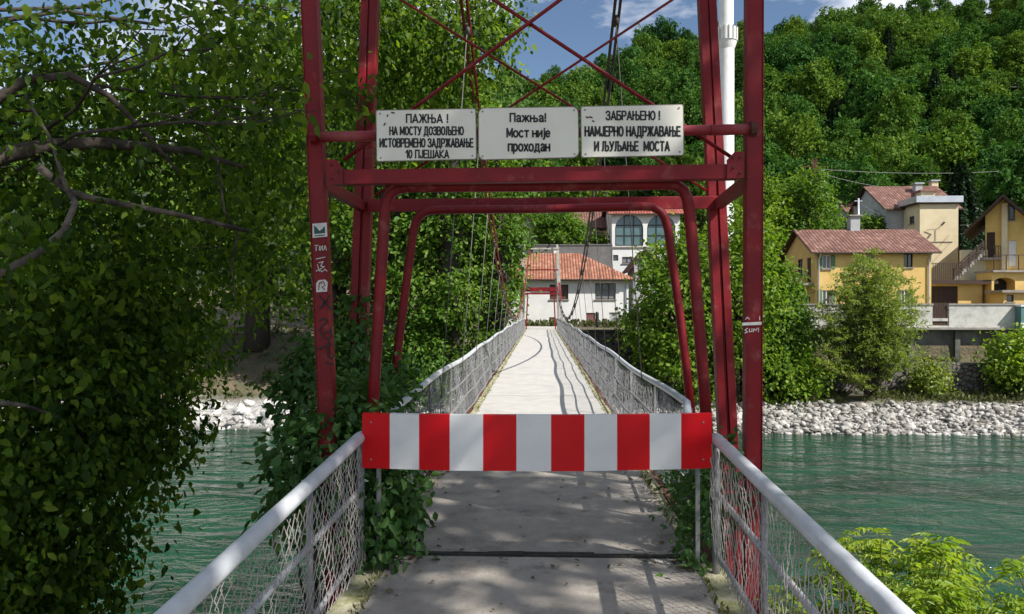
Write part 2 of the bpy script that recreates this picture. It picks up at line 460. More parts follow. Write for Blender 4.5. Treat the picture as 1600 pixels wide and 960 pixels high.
def build_water():
    m, nt, b = new_mat('river_water')
    N = nt.nodes; L = nt.links
    g = N.new('ShaderNodeNewGeometry')
    n0 = N.new('ShaderNodeTexNoise'); n0.inputs['Scale'].default_value = 0.22; n0.inputs['Detail'].default_value = 5
    mp0 = N.new('ShaderNodeMapping'); mp0.inputs['Scale'].default_value = (0.5, 1.4, 1); L.new(g.outputs['Position'], mp0.inputs['Vector']); L.new(mp0.outputs[0], n0.inputs['Vector'])
    r = N.new('ShaderNodeValToRGB'); r.color_ramp.elements[0].position = .35; r.color_ramp.elements[0].color = (0.006, 0.027, 0.013, 1); r.color_ramp.elements[1].position = .68; r.color_ramp.elements[1].color = (0.013, 0.062, 0.034, 1)
    L.new(n0.outputs['Fac'], r.inputs['Fac']); L.new(r.outputs['Color'], b.inputs['Base Color'])
    b.inputs['Roughness'].default_value = 0.09; b.inputs['IOR'].default_value = 1.33; b.inputs['Specular IOR Level'].default_value = 0.30
    def wave(sx, sy, sc, det, dist, rough=0.55):
        mp_ = N.new('ShaderNodeMapping'); mp_.inputs['Scale'].default_value = (sx, sy, 1); L.new(g.outputs['Position'], mp_.inputs['Vector'])
        w = N.new('ShaderNodeTexNoise'); w.inputs['Scale'].default_value = sc; w.inputs['Detail'].default_value = det; w.inputs['Roughness'].default_value = rough; w.inputs['Distortion'].default_value = dist
        L.new(mp_.outputs[0], w.inputs['Vector']); return w.outputs['Fac']
    a = wave(0.55, 1.15, 0.55, 4, 0.9, 0.5); c = wave(0.8, 1.3, 2.4, 3, 1.0, 0.5)
    b1 = N.new('ShaderNodeBump'); b1.inputs['Distance'].default_value = 0.85; b1.inputs['Strength'].default_value = 0.8; L.new(a, b1.inputs['Height'])
    b2 = N.new('ShaderNodeBump'); b2.inputs['Distance'].default_value = 0.10; b2.inputs['Strength'].default_value = 0.8; L.new(c, b2.inputs['Height'])
    L.new(b1.outputs['Normal'], b2.inputs['Normal']); L.new(b2.outputs['Normal'], b.inputs['Normal'])
    mb = MB(); mb.face([(-700, 4, -6.0), (700, 4, -6.0), (700, 48, -6.0), (-700, 48, -6.0)])
    tag(mb.obj('river', m), 'rippled teal green river water under the bridge', 'river', kind='structure')


build_water()

# ------------------------------------------------------------------ deck and approach
CONC = M('pale_concrete_deck', (0.47, 0.455, 0.425), (0.40, 0.385, 0.36), rough=0.85, scale=3, bump=0.25, bscale=60, dirt=(0.30, 0.28, 0.25), dscale=1.6, dlo=0.55, dhi=0.8)  # pale concrete with random dirt patches, lighter than the near slab
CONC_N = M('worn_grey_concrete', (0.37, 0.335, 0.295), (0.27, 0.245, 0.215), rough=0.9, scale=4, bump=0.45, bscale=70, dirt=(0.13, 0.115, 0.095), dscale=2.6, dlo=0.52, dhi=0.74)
EDGE = M('mossy_concrete_edge', (0.40, 0.37, 0.26), (0.17, 0.18, 0.06), rough=0.95, scale=7, bump=0.6, bscale=50, lo=0.4, hi=0.62)
DARK = M('dark_joint_rubber', (0.03, 0.028, 0.025), (0.05, 0.045, 0.04), rough=0.85, scale=20)


def deck_z(y):
    return 0.0 if y < 8 else -0.11 * ((y - 8) / 43.5) ** 2


def strip(mb, x0, x1, ys, dz0, dz1, mi=0):
    for i in range(len(ys) - 1):
        a, b_ = ys[i], ys[i + 1]
        za, zb = deck_z(a), deck_z(b_)
        n = len(mb.v)
        mb.v += [(x0, a, za + dz0), (x1, a, za + dz0), (x1, b_, zb + dz0), (x0, b_, zb + dz0), (x0, a, za + dz1), (x1, a, za + dz1), (x1, b_, zb + dz1), (x0, b_, zb + dz1)]
        fs = [(0, 3, 2, 1), (4, 5, 6, 7), (1, 2, 6, 5), (3, 0, 4, 7)]
        if i == 0: fs.append((0, 1, 5, 4))
        if i == len(ys) - 2: fs.append((2, 3, 7, 6))
        for q in fs: mb.f.append(tuple(n + k for k in q)); mb.m.append(mi)


bridge = thing('bridge_deck', 'pale concrete footbridge deck running straight across the river', 'bridge', (0, 5, 0))
YS = [5.05 + 2.32 * i for i in range(21)]
def rel(o, parent):
    o.parent = parent; o.matrix_parent_inverse = Matrix.Translation(-Vector(parent.location)); return o
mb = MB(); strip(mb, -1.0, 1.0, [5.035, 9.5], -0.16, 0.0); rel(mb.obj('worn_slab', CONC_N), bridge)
mb = MB()
for i in range(20): strip(mb, -1.0, 1.0, [9.503 + 2.0935 * i, 9.503 + 2.0935 * (i + 1) - .011], -0.16, random.uniform(-.003, .003))
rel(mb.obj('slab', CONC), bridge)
for sx in (-1, 1):
    mb = MB()
    k = 0; y = 5.06
    while y < 51.2:
        L_ = random.uniform(0.5, 0.9)
        xa, xb = sorted((sx * 1.004, sx * (1.10 + random.uniform(-.012, .012))))
        h = random.uniform(-.008, .012)
        strip(mb, xa, xb, [y, min(y + L_ - 0.02, 51.3)], -0.15, h)
        y += L_ + random.choice((0.0, 0.0, 0.05))
    rel(mb.obj('mossy_edge', EDGE), bridge)
    mb = MB(); strip(mb, min(sx * 1.13, sx * 1.23), max(sx * 1.13, sx * 1.23), YS, -0.34, -0.04); rel(mb.obj('edge_girder', RUST), bridge)
mb = MB()
for y in np.arange(6, 51, 2.2): mb.box(-1.12, 1.12, y, y + 0.12, deck_z(y) - 0.40, deck_z(y) - 0.17)
rel(mb.obj('cross_girders', RUST), bridge)
mb = MB(); mb.box(-1.10, 1.08, 4.977, 5.033, -0.10, -0.016)
for k, yy in enumerate((4.99, 5.022)):
    for i in range(9):
        x = -1.08 + i * .24; dz = random.uniform(-.006, .006); mb.beam((x, yy + random.uniform(-.006, .006), dz), (x + .243, yy + random.uniform(-.006, .006), dz + random.uniform(-.004, .004)), .016, .018, up=(0, 0, 1))
rel(mb.obj('expansion_joint', DARK), bridge)

mb = MB(); mb.box(-1.0, 1.0, -14, 4.975, -0.5, -0.006); mb.box(-1.19, -1.004, -14, 4.94, -0.5, -0.02, 1); mb.box(1.004, 1.19, -14, 4.94, -0.5, -0.02, 1)
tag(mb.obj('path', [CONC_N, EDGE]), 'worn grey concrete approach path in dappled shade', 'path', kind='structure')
mb = MB(); mb.box(-1.6, 1.6, 4.2, 5.6, -7, -0.42); mb.box(-1.18, 1.18, 4.3, 4.94, -.42, -.5)
tag(mb.obj('bridge_abutment', M('dark_stained_concrete', (.16, .15, .135), (.10, .095, .085), rough=.9, scale=2, bump=.4)), 'concrete abutment carrying the near end of the bridge above the water', 'abutment')
mb = MB(); mb.box(-1.7, 1.7, 51.35, 60, -1.5, -0.12)
tag(mb.obj('landing', CONC), 'pale paved landing at the far end of the bridge', 'path', kind='structure')

# ------------------------------------------------------------------ bridge towers
tower = thing('bridge_tower', 'tall dark red steel tower with crossed rods straddling the near end of the bridge', 'bridge tower', (0, 6.0, -0.1))


def tp(mbx, name, mat, parent=tower, **k):
    return rel(mbx.obj(name, mat, None, **k), parent)


def leg_line(a, b, z0, z1):
    a = Vector(a); b = Vector(b); d = (a - b) / (a.z - b.z)
    return b + d * (z0 - b.z), b + d * (z1 - b.z)


fl = leg_line(P(485, 0, 5.1), P(512, 640, 5.1), -1.4, 6.2)
fr_ = leg_line(P(1177.5, 0, 5.1), P(1175, 720, 5.1), -1.4, 6.2)
rl = leg_line(P(579, 0, 6.9), P(560, 560, 6.9), -1.6, 6.2)
rr_ = leg_line(P(1104, 0, 6.9), P(1137, 690, 6.9), -1.6, 6.2)
legs = {}
for key, (a, b) in (('fl', fl), ('fr', fr_)):
    mb = MB(); mb.beam(a, b, 0.100, 0.09)
    d = (b - a)
    for s in (-1, 1):      # channel lips standing a little proud along both edges
        o_ = Vector((s * 0.0525, -0.004, 0)); mb.beam(a + o_, b + o_, 0.006, 0.098)
    legs[key] = tp(mb, 'leg', RED, bevel=0.004)
for key, (a, b) in (('rl', rl), ('rr', rr_)):
    mb = MB()
    for s in (-1, 1): mb.beam(a + Vector((s * 0.051, 0, 0)), b + Vector((s * 0.040, 0, 0)), 0.070, 0.12)
    mb.beam(a, b, 0.012, 0.09)
    legs[key] = tp(mb, 'leg', RED, bevel=0.004)
# cross beams
def on_leg(line, z):
    a, b = line; return a + (b - a) * ((z - a.z) / (b.z - a.z))
zf = P(840, 274, 5.1).z; zr = P(840, 319, 6.9).z
mb = MB(); a = P(522, 279, 5.1); b = P(1152, 270, 5.1); mb.beam(a + Vector((0, -.01, 0)), b + Vector((0, -.01, 0)), 0.10, 0.09, up=(0, 1, 0)); tp(mb, 'cross_beam', RED, bevel=0.004)
mb = MB(); mb.beam(P(575, 322, 6.8), P(1125, 317, 6.8), 0.11, 0.02); mb.beam(P(575, 314, 6.84), P(1125, 309, 6.84), 0.02, 0.08); tp(mb, 'cross_beam', RED, bevel=0.003)
mb = MB(); mb.beam(on_leg(fl, 4.75), on_leg(fr_, 4.75), 0.10, 0.09); tp(mb, 'cross_beam', RED)
mb = MB(); mb.beam(on_leg(rl, 4.75), on_leg(rr_, 4.75), 0.10, 0.09); tp(mb, 'cross_beam', RED)
for l1, l2 in ((fl, rl), (fr_, rr_)):
    mb = MB(); mb.beam(on_leg(l1, zf - 0.03) + Vector((0, .06, 0)), on_leg(l2, zr - 0.02) + Vector((0, -.08, 0)), 0.07, 0.09, up=(0, 0, 1)); tp(mb, 'side_beam', RED, bevel=0.003)
    mb = MB(); mb.beam(on_leg(l1, 4.75) + Vector((0, .06, 0)), on_leg(l2, 4.75) + Vector((0, -.08, 0)), 0.07, 0.09, up=(0, 0, 1)); tp(mb, 'side_beam', RED)
    mb = MB(); mb.beam(on_leg(l1, 6.1), on_leg(l2, 6.1), 0.12, 0.12, up=(0, 0, 1)); tp(mb, 'side_beam', RED)
    mb = MB(); mb.beam(on_leg(l1, 0.35) + Vector((0, .06, 0)), on_leg(l2, 0.35) + Vector((0, -.08, 0)), 0.08, 0.1, up=(0, 0, 1)); tp(mb, 'side_beam', RED)
mb = MB(); mb.beam((on_leg(fl, 6.25) + on_leg(rl, 6.25)) / 2, (on_leg(fr_, 6.25) + on_leg(rr_, 6.25)) / 2, 0.16, 0.16); tp(mb, 'cable_saddle', RED)
# gusset plates
mb = MB(); mb.plate([P(510, 291, 5.03), P(536, 287, 5.03), P(535, 264, 5.03), P(526, 250, 5.03), P(509, 249, 5.03)], 0.012); tp(mb, 'gusset_plate', RED)
mb = MB(); mb.plate([P(1136, 279, 5.03), P(1163, 278, 5.03), P(1163, 237, 5.03), P(1148, 237, 5.03), P(1136, 250, 5.03)], 0.012); tp(mb, 'gusset_plate', RED)
# rounded portal frames
def portal(pts, Y, r):
    mb = MB(); q = [P(x, y, Y) for x, y in pts]
    mb.tube(q, r, 4 if False else 10); return mb
mb = portal([(579, 690), (586, 580), (594, 450), (601, 330), (604, 314), (610, 303), (622, 295), (640, 292), (845, 291), (1038, 288), (1057, 290), (1068, 298), (1074, 311), (1078, 335), (1089, 470), (1099, 590), (1106, 690)], 5.22, 0.041)
tp(mb, 'portal_frame', RED, smooth=True)
mb = portal([(606, 665), (620, 560), (634, 450), (646, 360), (650, 346), (657, 336), (668, 330), (690, 328), (845, 327), (1005, 323), (1020, 324), (1032, 331), (1039, 342), (1044, 360), (1058, 460), (1072, 570), (1082, 665)], 6.7, 0.039)
tp(mb, 'portal_frame', RED, smooth=True)
# crossed rods, front and rear
for a, b, Y, r in ((( 1152, 252), (566, -136), 5.14, .0135), ((538, 250), (1102, -168), 5.10, .0135), ((1112, 303), (450, -110), 6.86, .012), ((588, 305), (1190, -92), 6.9, .012)):
    mb = MB(); mb.tube([P(a[0], a[1], Y), P(b[0], b[1], Y)], r, 8); tp(mb, 'brace_rod', RED, smooth=True)
# pipe that carries the notices
mb = MB(); mb.tube([P(494, 214.5, 5.06), P(590, 213, 5.06)], 0.037, 16); mb.tube([P(590, 213, 5.06), P(1110, 203.5, 5.06)], 0.0345, 16); mb.tube([P(1110, 203.5, 5.06), P(1172, 202.3, 5.06)], 0.037, 16)
pipe = tp(mb, 'notice_pipe', RED_FADED, smooth=True)
mb = MB(); mb.tube([P(1172, 202.3, 5.05), P(1181, 202, 5.05)], 0.05, 8); tp(mb, 'pipe_bracket', RUST)
mb = MB(); mb.tube([P(486, 214.7, 5.03), P(495, 214.5, 5.03)], 0.045, 8); tp(mb, 'pipe_bracket', RED)


def ribbon(mb, pts, w, Y, mi=0):
    """flat painted stroke on the plane y = Y through photo points"""
    q = [P(x, y, Y) for x, y in pts]
    for i in range(len(q) - 1):
        a, b = q[i], q[i + 1]; d = (b - a)
        if d.length < 1e-6: continue
        d.normalize(); n = Vector((-d.z, 0, d.x)) * (w / 2); e = d * (w * .35)
        j = Vector((0, -1e-5 * i, 0))
        mb.face([a - e - n + j, b + e - n + j, b + e + n + j, a - e + n + j], mi)


YF = 5.1 - 0.0555
def decal(name, polys, mat):
    mb = MB()
    for pts in polys: mb.plate([P(x, y, YF) for x, y in pts], 0.0015)
    return tp(mb, name, mat)
st = decal('sticker', [[(488.5, 372), (511.5, 370), (510.5, 348), (488, 350)]], WHITE_P)
mb = MB(); mb.plate([P(x, y, YF - .001) for x, y in [(491, 366), (508, 364.5), (507.5, 353), (503, 358.5), (499, 361), (495, 356), (490.5, 352.5)]], .0006); o = tp(mb, 'sticker_emblem', GREEN_ST); 
mb = MB(); ribbon(mb, [(492, 369), (507, 367.5)], .006, YF - .001); o2 = tp(mb, 'sticker_lettering', BLACK)
decal('sticker', [[(494, 457), (511, 456), (512, 441), (508, 437), (498, 438), (494, 443)]], WHITE_P)
mb = MB()
ribbon(mb, [(498, 453), (499, 442), (505, 440), (508, 446), (503, 449), (507, 453)], .006, YF - .0015); ribbon(mb, [(501, 443), (504, 443)], .005, YF - .0015)
tp(mb, 'sticker_emblem', RED)
mb = MB()
for s in ([(494, 384), (494, 392)], [(492, 384), (497, 383.5)], [(499, 391), (499, 385), (502, 386), (501, 391), (499, 391)], [(504, 384), (504, 391)], [(506, 391), (508, 384), (510, 391)],
          [(494, 405), (508, 402)], [(498, 411), (505, 409), (501, 416), (507, 417), (500, 421)], [(494, 424), (499, 421), (503, 425), (508, 421), (511, 424)], [(496, 414), (499, 424)]):
    ribbon(mb, s, .0055, YF)
tp(mb, 'white_graffiti', WHITE_P)
mb = MB()
for s in ([(498, 462), (505, 470), (512, 478), (518, 484)], [(515, 462), (508, 472), (500, 482)], [(499, 502), (504, 498), (510, 500), (508, 506), (502, 510), (499, 516), (503, 524), (511, 530)], [(506, 520), (515, 518)], [(516, 512), (518, 524), (513, 536)],
          [(497, 546), (508, 541), (519, 538)], [(512, 543), (512, 556), (518, 562), (522, 556)], [(510, 566), (518, 571), (521, 568)]):
    ribbon(mb, s, .011, YF)
tp(mb, 'black_graffiti', BLACK)
mb = MB(); mb.plate([P(x, y, YF) for x, y in [(1159.5, 509), (1190, 508), (1190, 503), (1159.5, 504.5)]], .0015); tp(mb, 'tape_band', WHITE_P)
mb = MB()
for s in ([(1168, 513), (1164, 516), (1168, 519), (1164, 521)], [(1171, 514), (1171, 519), (1175, 518), (1175, 514)], [(1177, 519), (1178, 514), (1181, 517), (1183, 513)], [(1185, 513), (1185, 519)], [(1165, 499), (1168, 496), (1171, 499)], [(1187, 495), (1187, 500)]):
    ribbon(mb, s, .0055, YF)
tp(mb, 'white_graffiti', WHITE_P)
# bolts
mb = MB()
for (x, y) in ((518, 258), (518, 280), (528, 268), (1157, 246), (1157, 270), (1146, 262), (1146, 246)):
    p = P(x, y, 5.028); mb.tube([p, p + Vector((0, -.012, 0))], .009, 6)
tp(mb, 'plate_bolts', RUST)

# far tower
def far_tower():
    t = thing('bridge_tower', 'far bridge tower with pale posts and dark red portal beams before the white house', 'bridge tower', (0, 53, -0.2))
    PALE = M('pale_weathered_post', (.50, .48, .44), (.32, .30, .27), rough=.7, scale=5)
    for s in (-1, 1):
        for dy, x0, x1 in ((0, 1.62, 1.16), (1.6, 1.3, 1.2)):
            mb = MB(); mb.beam((s * x0, 52.4 + dy, -1.5), (s * x1, 52.4 + dy, 5.9 - dy * .25), .15, .13); tp(mb, 'leg', PALE, t)
        mb = MB(); mb.beam((s * 1.05, 52.3, -.3), (s * .92, 52.3, 2.5), .09, .09); tp(mb, 'portal_frame', RED, t)
        mb = MB(); mb.beam((s * 1.40, 52.3, 1.9), (s * 1.30, 52.3, 3.2), .17, .03); tp(mb, 'sign_plate', RED_FADED, t)
    mb = MB(); mb.beam((-1.3, 52.3, 2.42), (1.25, 52.3, 2.42), .12, .12); tp(mb, 'portal_beam', RED, t)
    mb = MB(); mb.beam((-1.3, 53.9, 2.75), (1.25, 53.9, 2.75), .30, .12); tp(mb, 'portal_beam', RED, t)
    mb = MB(); mb.beam((-1.25, 52.35, 4.1), (1.25, 52.35, 4.1), .09, .09); tp(mb, 'cross_beam', RED, t)
    mb = MB(); mb.beam((-1.25, 52.35, 5.6), (1.25, 52.35, 5.6), .09, .09); tp(mb, 'cross_beam', PALE, t)
far_tower()

# ------------------------------------------------------------------ cables and hangers
def cable_z(y): return 1.12 + 0.0085 * (y - 29.3) ** 2
def cable_x(y): return 1.0 - 0.2 * ((y - 29.3) / 23.3) ** 2
for s, lab in ((-1, 'left suspension cable with thin hangers in front of the leafy bank'), (1, 'right suspension cable with thin hangers crossing the hillside and white house')):
    c = thing('main_cable', lab, 'cable', (s * .9, 6, 0))
    for k, dx in enumerate((-.03, .03)):
        mb = MB(); mb.tube([(s * cable_x(y) + dx, y, cable_z(y) + (.03 if k else 0)) for y in np.linspace(6.0, 52.4, 60)], 0.017, 6); rel(mb.obj('strand', RED if s < 0 else CABLE, smooth=True), c)
    for i, y in enumerate(np.arange(8.35, 50, 2.15)):
        y = float(y) + random.uniform(-.08, .08)
        mb = MB(); top = Vector((s * cable_x(y), y, cable_z(y))); bot = Vector((s * 1.2, y + random.uniform(-.05, .05), deck_z(y) - .2))
        mb.tube([top, bot], 0.0062, 6)
        mb.tube([top + Vector((0, -.03, .05)), top + Vector((0, .03, -.06))], .035, 6)
        rel(mb.obj('hanger', HANG if s < 0 else CABLE, smooth=True), c)

# ------------------------------------------------------------------ railings
def chain_mesh(a_fn, y0, y1, z0f, z1f, pitch, step, r, seed=0):
    """chain-link panel: zigzag wires hooked side by side; a_fn(y) gives x"""
    rng = np.random.default_rng(seed)
    ny = int((y1 - y0) / pitch)
    V = []; Fq = []; n = 0
    for i in range(ny + 1):
        yc = y0 + i * pitch
        za = z0f(yc); zb = z1f(yc)
        nz_ = max(3, int(round((zb - za) / step)))
        zz = np.linspace(za, zb, nz_ + 1)
        ph = ((np.arange(nz_ + 1) + i) % 2) * 2 - 1
        yy = yc + ph * pitch * 0.53 + rng.normal(0, pitch * .09, nz_ + 1)
        bul = 0.02 * np.sin(yc * 3.1 + zz * 5) + rng.normal(0, .004, nz_ + 1)
        xx = np.array([a_fn(q) for q in yy]) + bul + ph * r * 0.8
        pts = np.stack([xx, yy, zz + rng.normal(0, step * .07, nz_ + 1)], 1)
        for j in range(3):
            t = 2 * math.pi * j / 3
            V.append(pts + np.array([math.cos(t) * r, math.sin(t) * r, 0]))
        m = nz_ + 1
        k = np.arange(nz_)
        for j in range(3):
            j2 = (j + 1) % 3
            Fq.append(np.stack([n + j * m + k, n + j2 * m + k, n + j2 * m + k + 1, n + j * m + k + 1], 1))
        n += 3 * m
    return np.concatenate(V), np.concatenate(Fq)


def near_rail(s, e_px, n_px, label):
    e = P(*e_px, 4.78); q = P(*n_px, 2.2)
    d = (q - e) / (q.y - e.y)
    def at(y, dz=0): v = e + d * (y - e.y); return Vector((v.x, y, v.z + dz))
    t = thing('bridge_railing', label, 'railing', (s * 1.15, 2.5, 0))
    y0 = -3.0
    mb = MB(); mb.tube([at(y0), at(3.3), at(4.70), at(4.78)], [.0375, .0375, .0375, .033], 20); rel(mb.obj('handrail', GALV, smooth=True), t)
    fx = lambda y: at(y).x
    for zz, r in ((0.50, .017), (0.115, .015)):
        mb = MB(); mb.tube([(fx(y0), y0, zz), (fx(4.78), 4.78, zz)], r, 10); rel(mb.obj('mid_rail', GALV, smooth=True), t)
    for y in (4.76, 3.62, 1.9, 0.2, -1.5):
        mb = MB(); mb.tube([(fx(y), y, -.3), (fx(y), y, at(y).z - .02)], .024 if y > 4 else .017, 12); rel(mb.obj('post', STEEL, smooth=True), t)
    V, Q = chain_mesh(lambda y: fx(y) - s * .028, 0.6, 4.74, lambda y: 0.06, lambda y: at(y).z - .03, 0.037, 0.050, 0.0026, 3)
    link_mesh('wire_mesh', np_mesh('wire_mesh', V - np.array([s * 1.15, 2.5, 0]), Q, WIRE, smooth=True), t)
    return t


near_rail(-1, (565, 681), (270, 958), 'near left railing with white pipe handrail and wire mesh beside the ivy')
near_rail(1, (1118, 684), (1400, 958), 'near right railing with white pipe handrail and wire mesh above the bright green bush')


def far_rail(s, label):
    y0, y1 = 5.62, 51.0
    t = thing('bridge_railing', label, 'railing', (s * 1.15, 28, 0))
    def hz(y): return deck_z(y) + 0.90 + 0.02 * math.sin(y * 1.1 + s) - 0.08 * min(1, max(0, (y - 30) / 20)) 
    def fx(y): return s * (1.15 + 0.012 * math.sin(y * 0.9 + s) - 0.03 * smooth(20, 50, y))
    mb = MB()
    ys = list(np.linspace(y0 + .25, y1, 150))
    pts = [(fx(y), y, hz(y)) for y in ys]
    if s > 0: pts = [(fx(y0) - .06, y0 - .05, hz(y0) - .14), (fx(y0) - .03, y0 + .05, hz(y0) - .05)] + pts
    else: pts = [(fx(y0), y0 - .1, hz(y0) - .02)] + pts
    mb.tube(pts, .031, 12)
    rel(mb.obj('handrail', GALV, smooth=True), t)
    for k, (f, r) in enumerate(((.66, .014), (.36, .014), (.08, .012))):
        mb = MB(); mb.tube([(fx(y) - s * .03, y, deck_z(y) + (hz(y) - deck_z(y)) * f + .012 * math.sin(y * 2.3 + k)) for y in ys], r, 6); rel(mb.obj('mid_rail', STEEL, smooth=True), t)
    for y in np.arange(y0 + .1, y1, 1.9):
        y = float(y); mb = MB(); mb.tube([(fx(y), y, deck_z(y) - .3), (fx(y), y, hz(y) - .02)], .016, 8); rel(mb.obj('post', HANG, smooth=True), t)
    V, Q = chain_mesh(lambda y: fx(y) - s * .02, y0 + .1, y1, lambda y: deck_z(y) + 0.03, lambda y: hz(y) - .03, 0.040, 0.055, 0.0027, 5)
    link_mesh('wire_mesh', np_mesh('wire_mesh', V - np.array([s * 1.15, 28, 0]), Q, WIRE_FAR, smooth=True), t)


far_rail(-1, 'long left mesh railing running along the sunlit bridge deck to the far bank')
far_rail(1, 'long right mesh railing with curved end running along the sunlit bridge deck')

# ------------------------------------------------------------------ barrier board
def barrier():
    t = thing('barrier_board', 'red and white striped barrier board closing the bridge', 'barrier', (0, 4.72, 0))
    xs = [566, 609, 655, 703, 755, 807, 861, 913, 964, 1015, 1064, 1112.5]
    Y = 4.70
    mb = MB(); n = 5
    for i in range(11):
        for k in range(n):
            xa = xs[i] + (xs[i + 1] - xs[i]) * k / n; xb = xs[i] + (xs[i + 1] - xs[i]) * (k + 1) / n
            def pr(x, top):
                u = (x - 566) / 546.5; bow = 4 * u * (1 - u)
                return P(x, 646.5 + 2.2 * bow if top else 731.5 + 4.5 * bow, Y) + Vector((0, -.012 * bow + .003 * math.sin(u * 19), 0))
            a, b, c, d = pr(xa, 0), pr(xb, 0), pr(xb, 1), pr(xa, 1)
            th = Vector((0, .004, 0)); lip = Vector((0, .03, .003))
            mi = 0 if i % 2 == 0 else 1
            mb.face([a, b, c, d], mi); mb.face([b + th, a + th, d + th, c + th], 2)
            mb.face([d, c, c + lip, d + lip], mi); mb.face([b, a, a + lip * .6 + Vector((0, 0, -.004)), b + lip * .6 + Vector((0, 0, -.004))], mi)
            if i == 0 and k == 0: mb.face([a, d, d + lip, a + lip], mi)
            if i == 10 and k == n - 1: mb.face([c, b, b + lip, c + lip], mi)
    rel(mb.obj('board', [BAR_R, BAR_W, STEEL]), t)
    for x in (592, 1090):
        mb = MB(); a = P(x, 640, Y + .045); b = P(x, 905, Y + .045); mb.beam(P(x, 655, Y + .045), P(x, 890, Y + .045), .026, .02); rel(mb.obj('support_bar', STEEL), t)
    mb = MB()
    for x, y in ((580, 660), (580, 718), (1099, 660), (1099, 718)):
        p = P(x, y, Y - .002); mb.tube([p, p + Vector((0, -.006, 0))], .006, 6)
    rel(mb.obj('bolts', STEEL), t)
barrier()

# ------------------------------------------------------------------ lettering
def ell(cx, cy, rx, ry, a0=0, a1=360, n=14):
    return [(cx + rx * math.cos(R(a0 + (a1 - a0) * i / n)), cy + ry * math.sin(R(a0 + (a1 - a0) * i / n))) for i in range(n + 1)]
G = {
 'П': (.6, [[(0, 0), (0, 1), (.6, 1), (.6, 0)]]), 'А': (.66, [[(0, 0), (.33, 1), (.66, 0)], [(.12, .28), (.54, .28)]]),
 'Ж': (.92, [[(.46, 0), (.46, 1)], [(0, 1), (.1, .95), (.3, .55), (.46, .52)], [(.0, 0), (.3, .5)], [(.92, 1), (.82, .95), (.62, .55), (.46, .52)], [(.92, 0), (.62, .5)]]),
 'Н': (.6, [[(0, 0), (0, 1)], [(.6, 0), (.6, 1)], [(0, .52), (.6, .52)]]),
 'Њ': (.98, [[(0, 0), (0, 1)], [(0, .55), (.5, .55)], [(.5, 1), (.5, 0), (.78, 0), (.93, .08), (.98, .27), (.93, .46), (.78, .55), (.5, .55)]]),
 'Љ': (1.06, [[(0, 0), (.1, .04), (.16, .3), (.18, 1), (.56, 1), (.56, 0), (.86, 0), (1.01, .08), (1.06, .27), (1.01, .46), (.86, .55), (.56, .55)]]),
 'М': (.76, [[(0, 0), (0, 1), (.38, .2), (.76, 1), (.76, 0)]]), 'О': (.66, [ell(.33, .5, .33, .5)]), 'С': (.64, [ell(.33, .5, .33, .5, 48, 312)]),
 'Т': (.6, [[(0, 1), (.6, 1)], [(.3, 1), (.3, 0)]]), 'У': (.62, [[(0, 1), (.33, .36)], [(.62, 1), (.3, .12), (.2, 0), (.05, 0)]]),
 'Д': (.78, [[(0, -.2), (0, 0), (.78, 0), (.78, -.2)], [(.12, 0), (.2, .4), (.22, 1), (.64, 1), (.64, 0)]]),
 'З': (.58, [[(0, .82), (.12, .97), (.29, 1), (.48, .95), (.55, .77), (.47, .58), (.22, .53)], [(.47, .54), (.58, .28), (.5, .06), (.29, 0), (.1, .04), (0, .2)]]),
 'В': (.6, [[(0, 0), (0, 1), (.38, 1), (.53, .92), (.53, .64), (.38, .54), (0, .54)], [(.38, .54), (.56, .45), (.6, .28), (.55, .08), (.4, 0), (0, 0)]]),
 'Е': (.52, [[(.52, 1), (0, 1), (0, 0), (.54, 0)], [(0, .52), (.48, .52)]]), 'И': (.62, [[(0, 1), (0, 0), (.62, 1), (.62, 0)]]),
 'Р': (.58, [[(0, 0), (0, 1), (.4, 1), (.55, .92), (.58, .74), (.55, .55), (.4, .46), (0, .46)]]), 'Ј': (.4, [[(.4, 1), (.4, .22), (.33, .04), (.2, 0), (.06, .05), (0, .24)]]),
 'Ш': (.88, [[(0, 1), (0, 0), (.88, 0), (.88, 1)], [(.44, 0), (.44, 1)]]), 'К': (.6, [[(0, 0), (0, 1)], [(.6, 1), (.06, .5), (.62, 0)]]),
 'Б': (.58, [[(.54, 1), (0, 1), (0, 0), (.38, 0), (.54, .08), (.58, .28), (.54, .48), (.38, .56), (0, .56)]]),
 '!': (.1, [[(.05, 1), (.05, .34)], [(.05, .13), (.05, .02)]]), '1': (.3, [[(0, .72), (.3, 1), (.3, 0)]]), '0': (.5, [ell(.25, .5, .25, .5)]),
}
def low(u, k=.74): w, s = G[u]; return (w * .92, [[(x * .92, y * k) for x, y in q] for q in s])
for lo_, up_ in zip('жњостнипх', 'ЖЊОСТНИПП'): G[lo_] = low(up_)
G['х'] = (.5, [[(0, .74), (.52, 0)], [(.52, .74), (0, 0)]])
G['д'] = low('Д')
G['а'] = (.5, [[(.03, .6), (.12, .72), (.28, .75), (.45, .66), (.47, .5), (.47, .1), (.52, 0)], [(.46, .42), (.2, .38), (.04, .25), (.08, .05), (.22, 0), (.4, .08), (.47, .2)]])
G['е'] = (.52, [[(.02, .38), (.52, .38), (.47, .62), (.27, .74), (.08, .64), (0, .37), (.07, .1), (.27, 0), (.48, .12)]])
G['р'] = (.54, [[(0, -.26), (0, .74)], ell(.27, .37, .27, .37)])
G['ј'] = (.16, [[(.16, .74), (.16, -.12), (.08, -.25), (-.02, -.25)], [(.16, .93), (.16, 1.02)]])


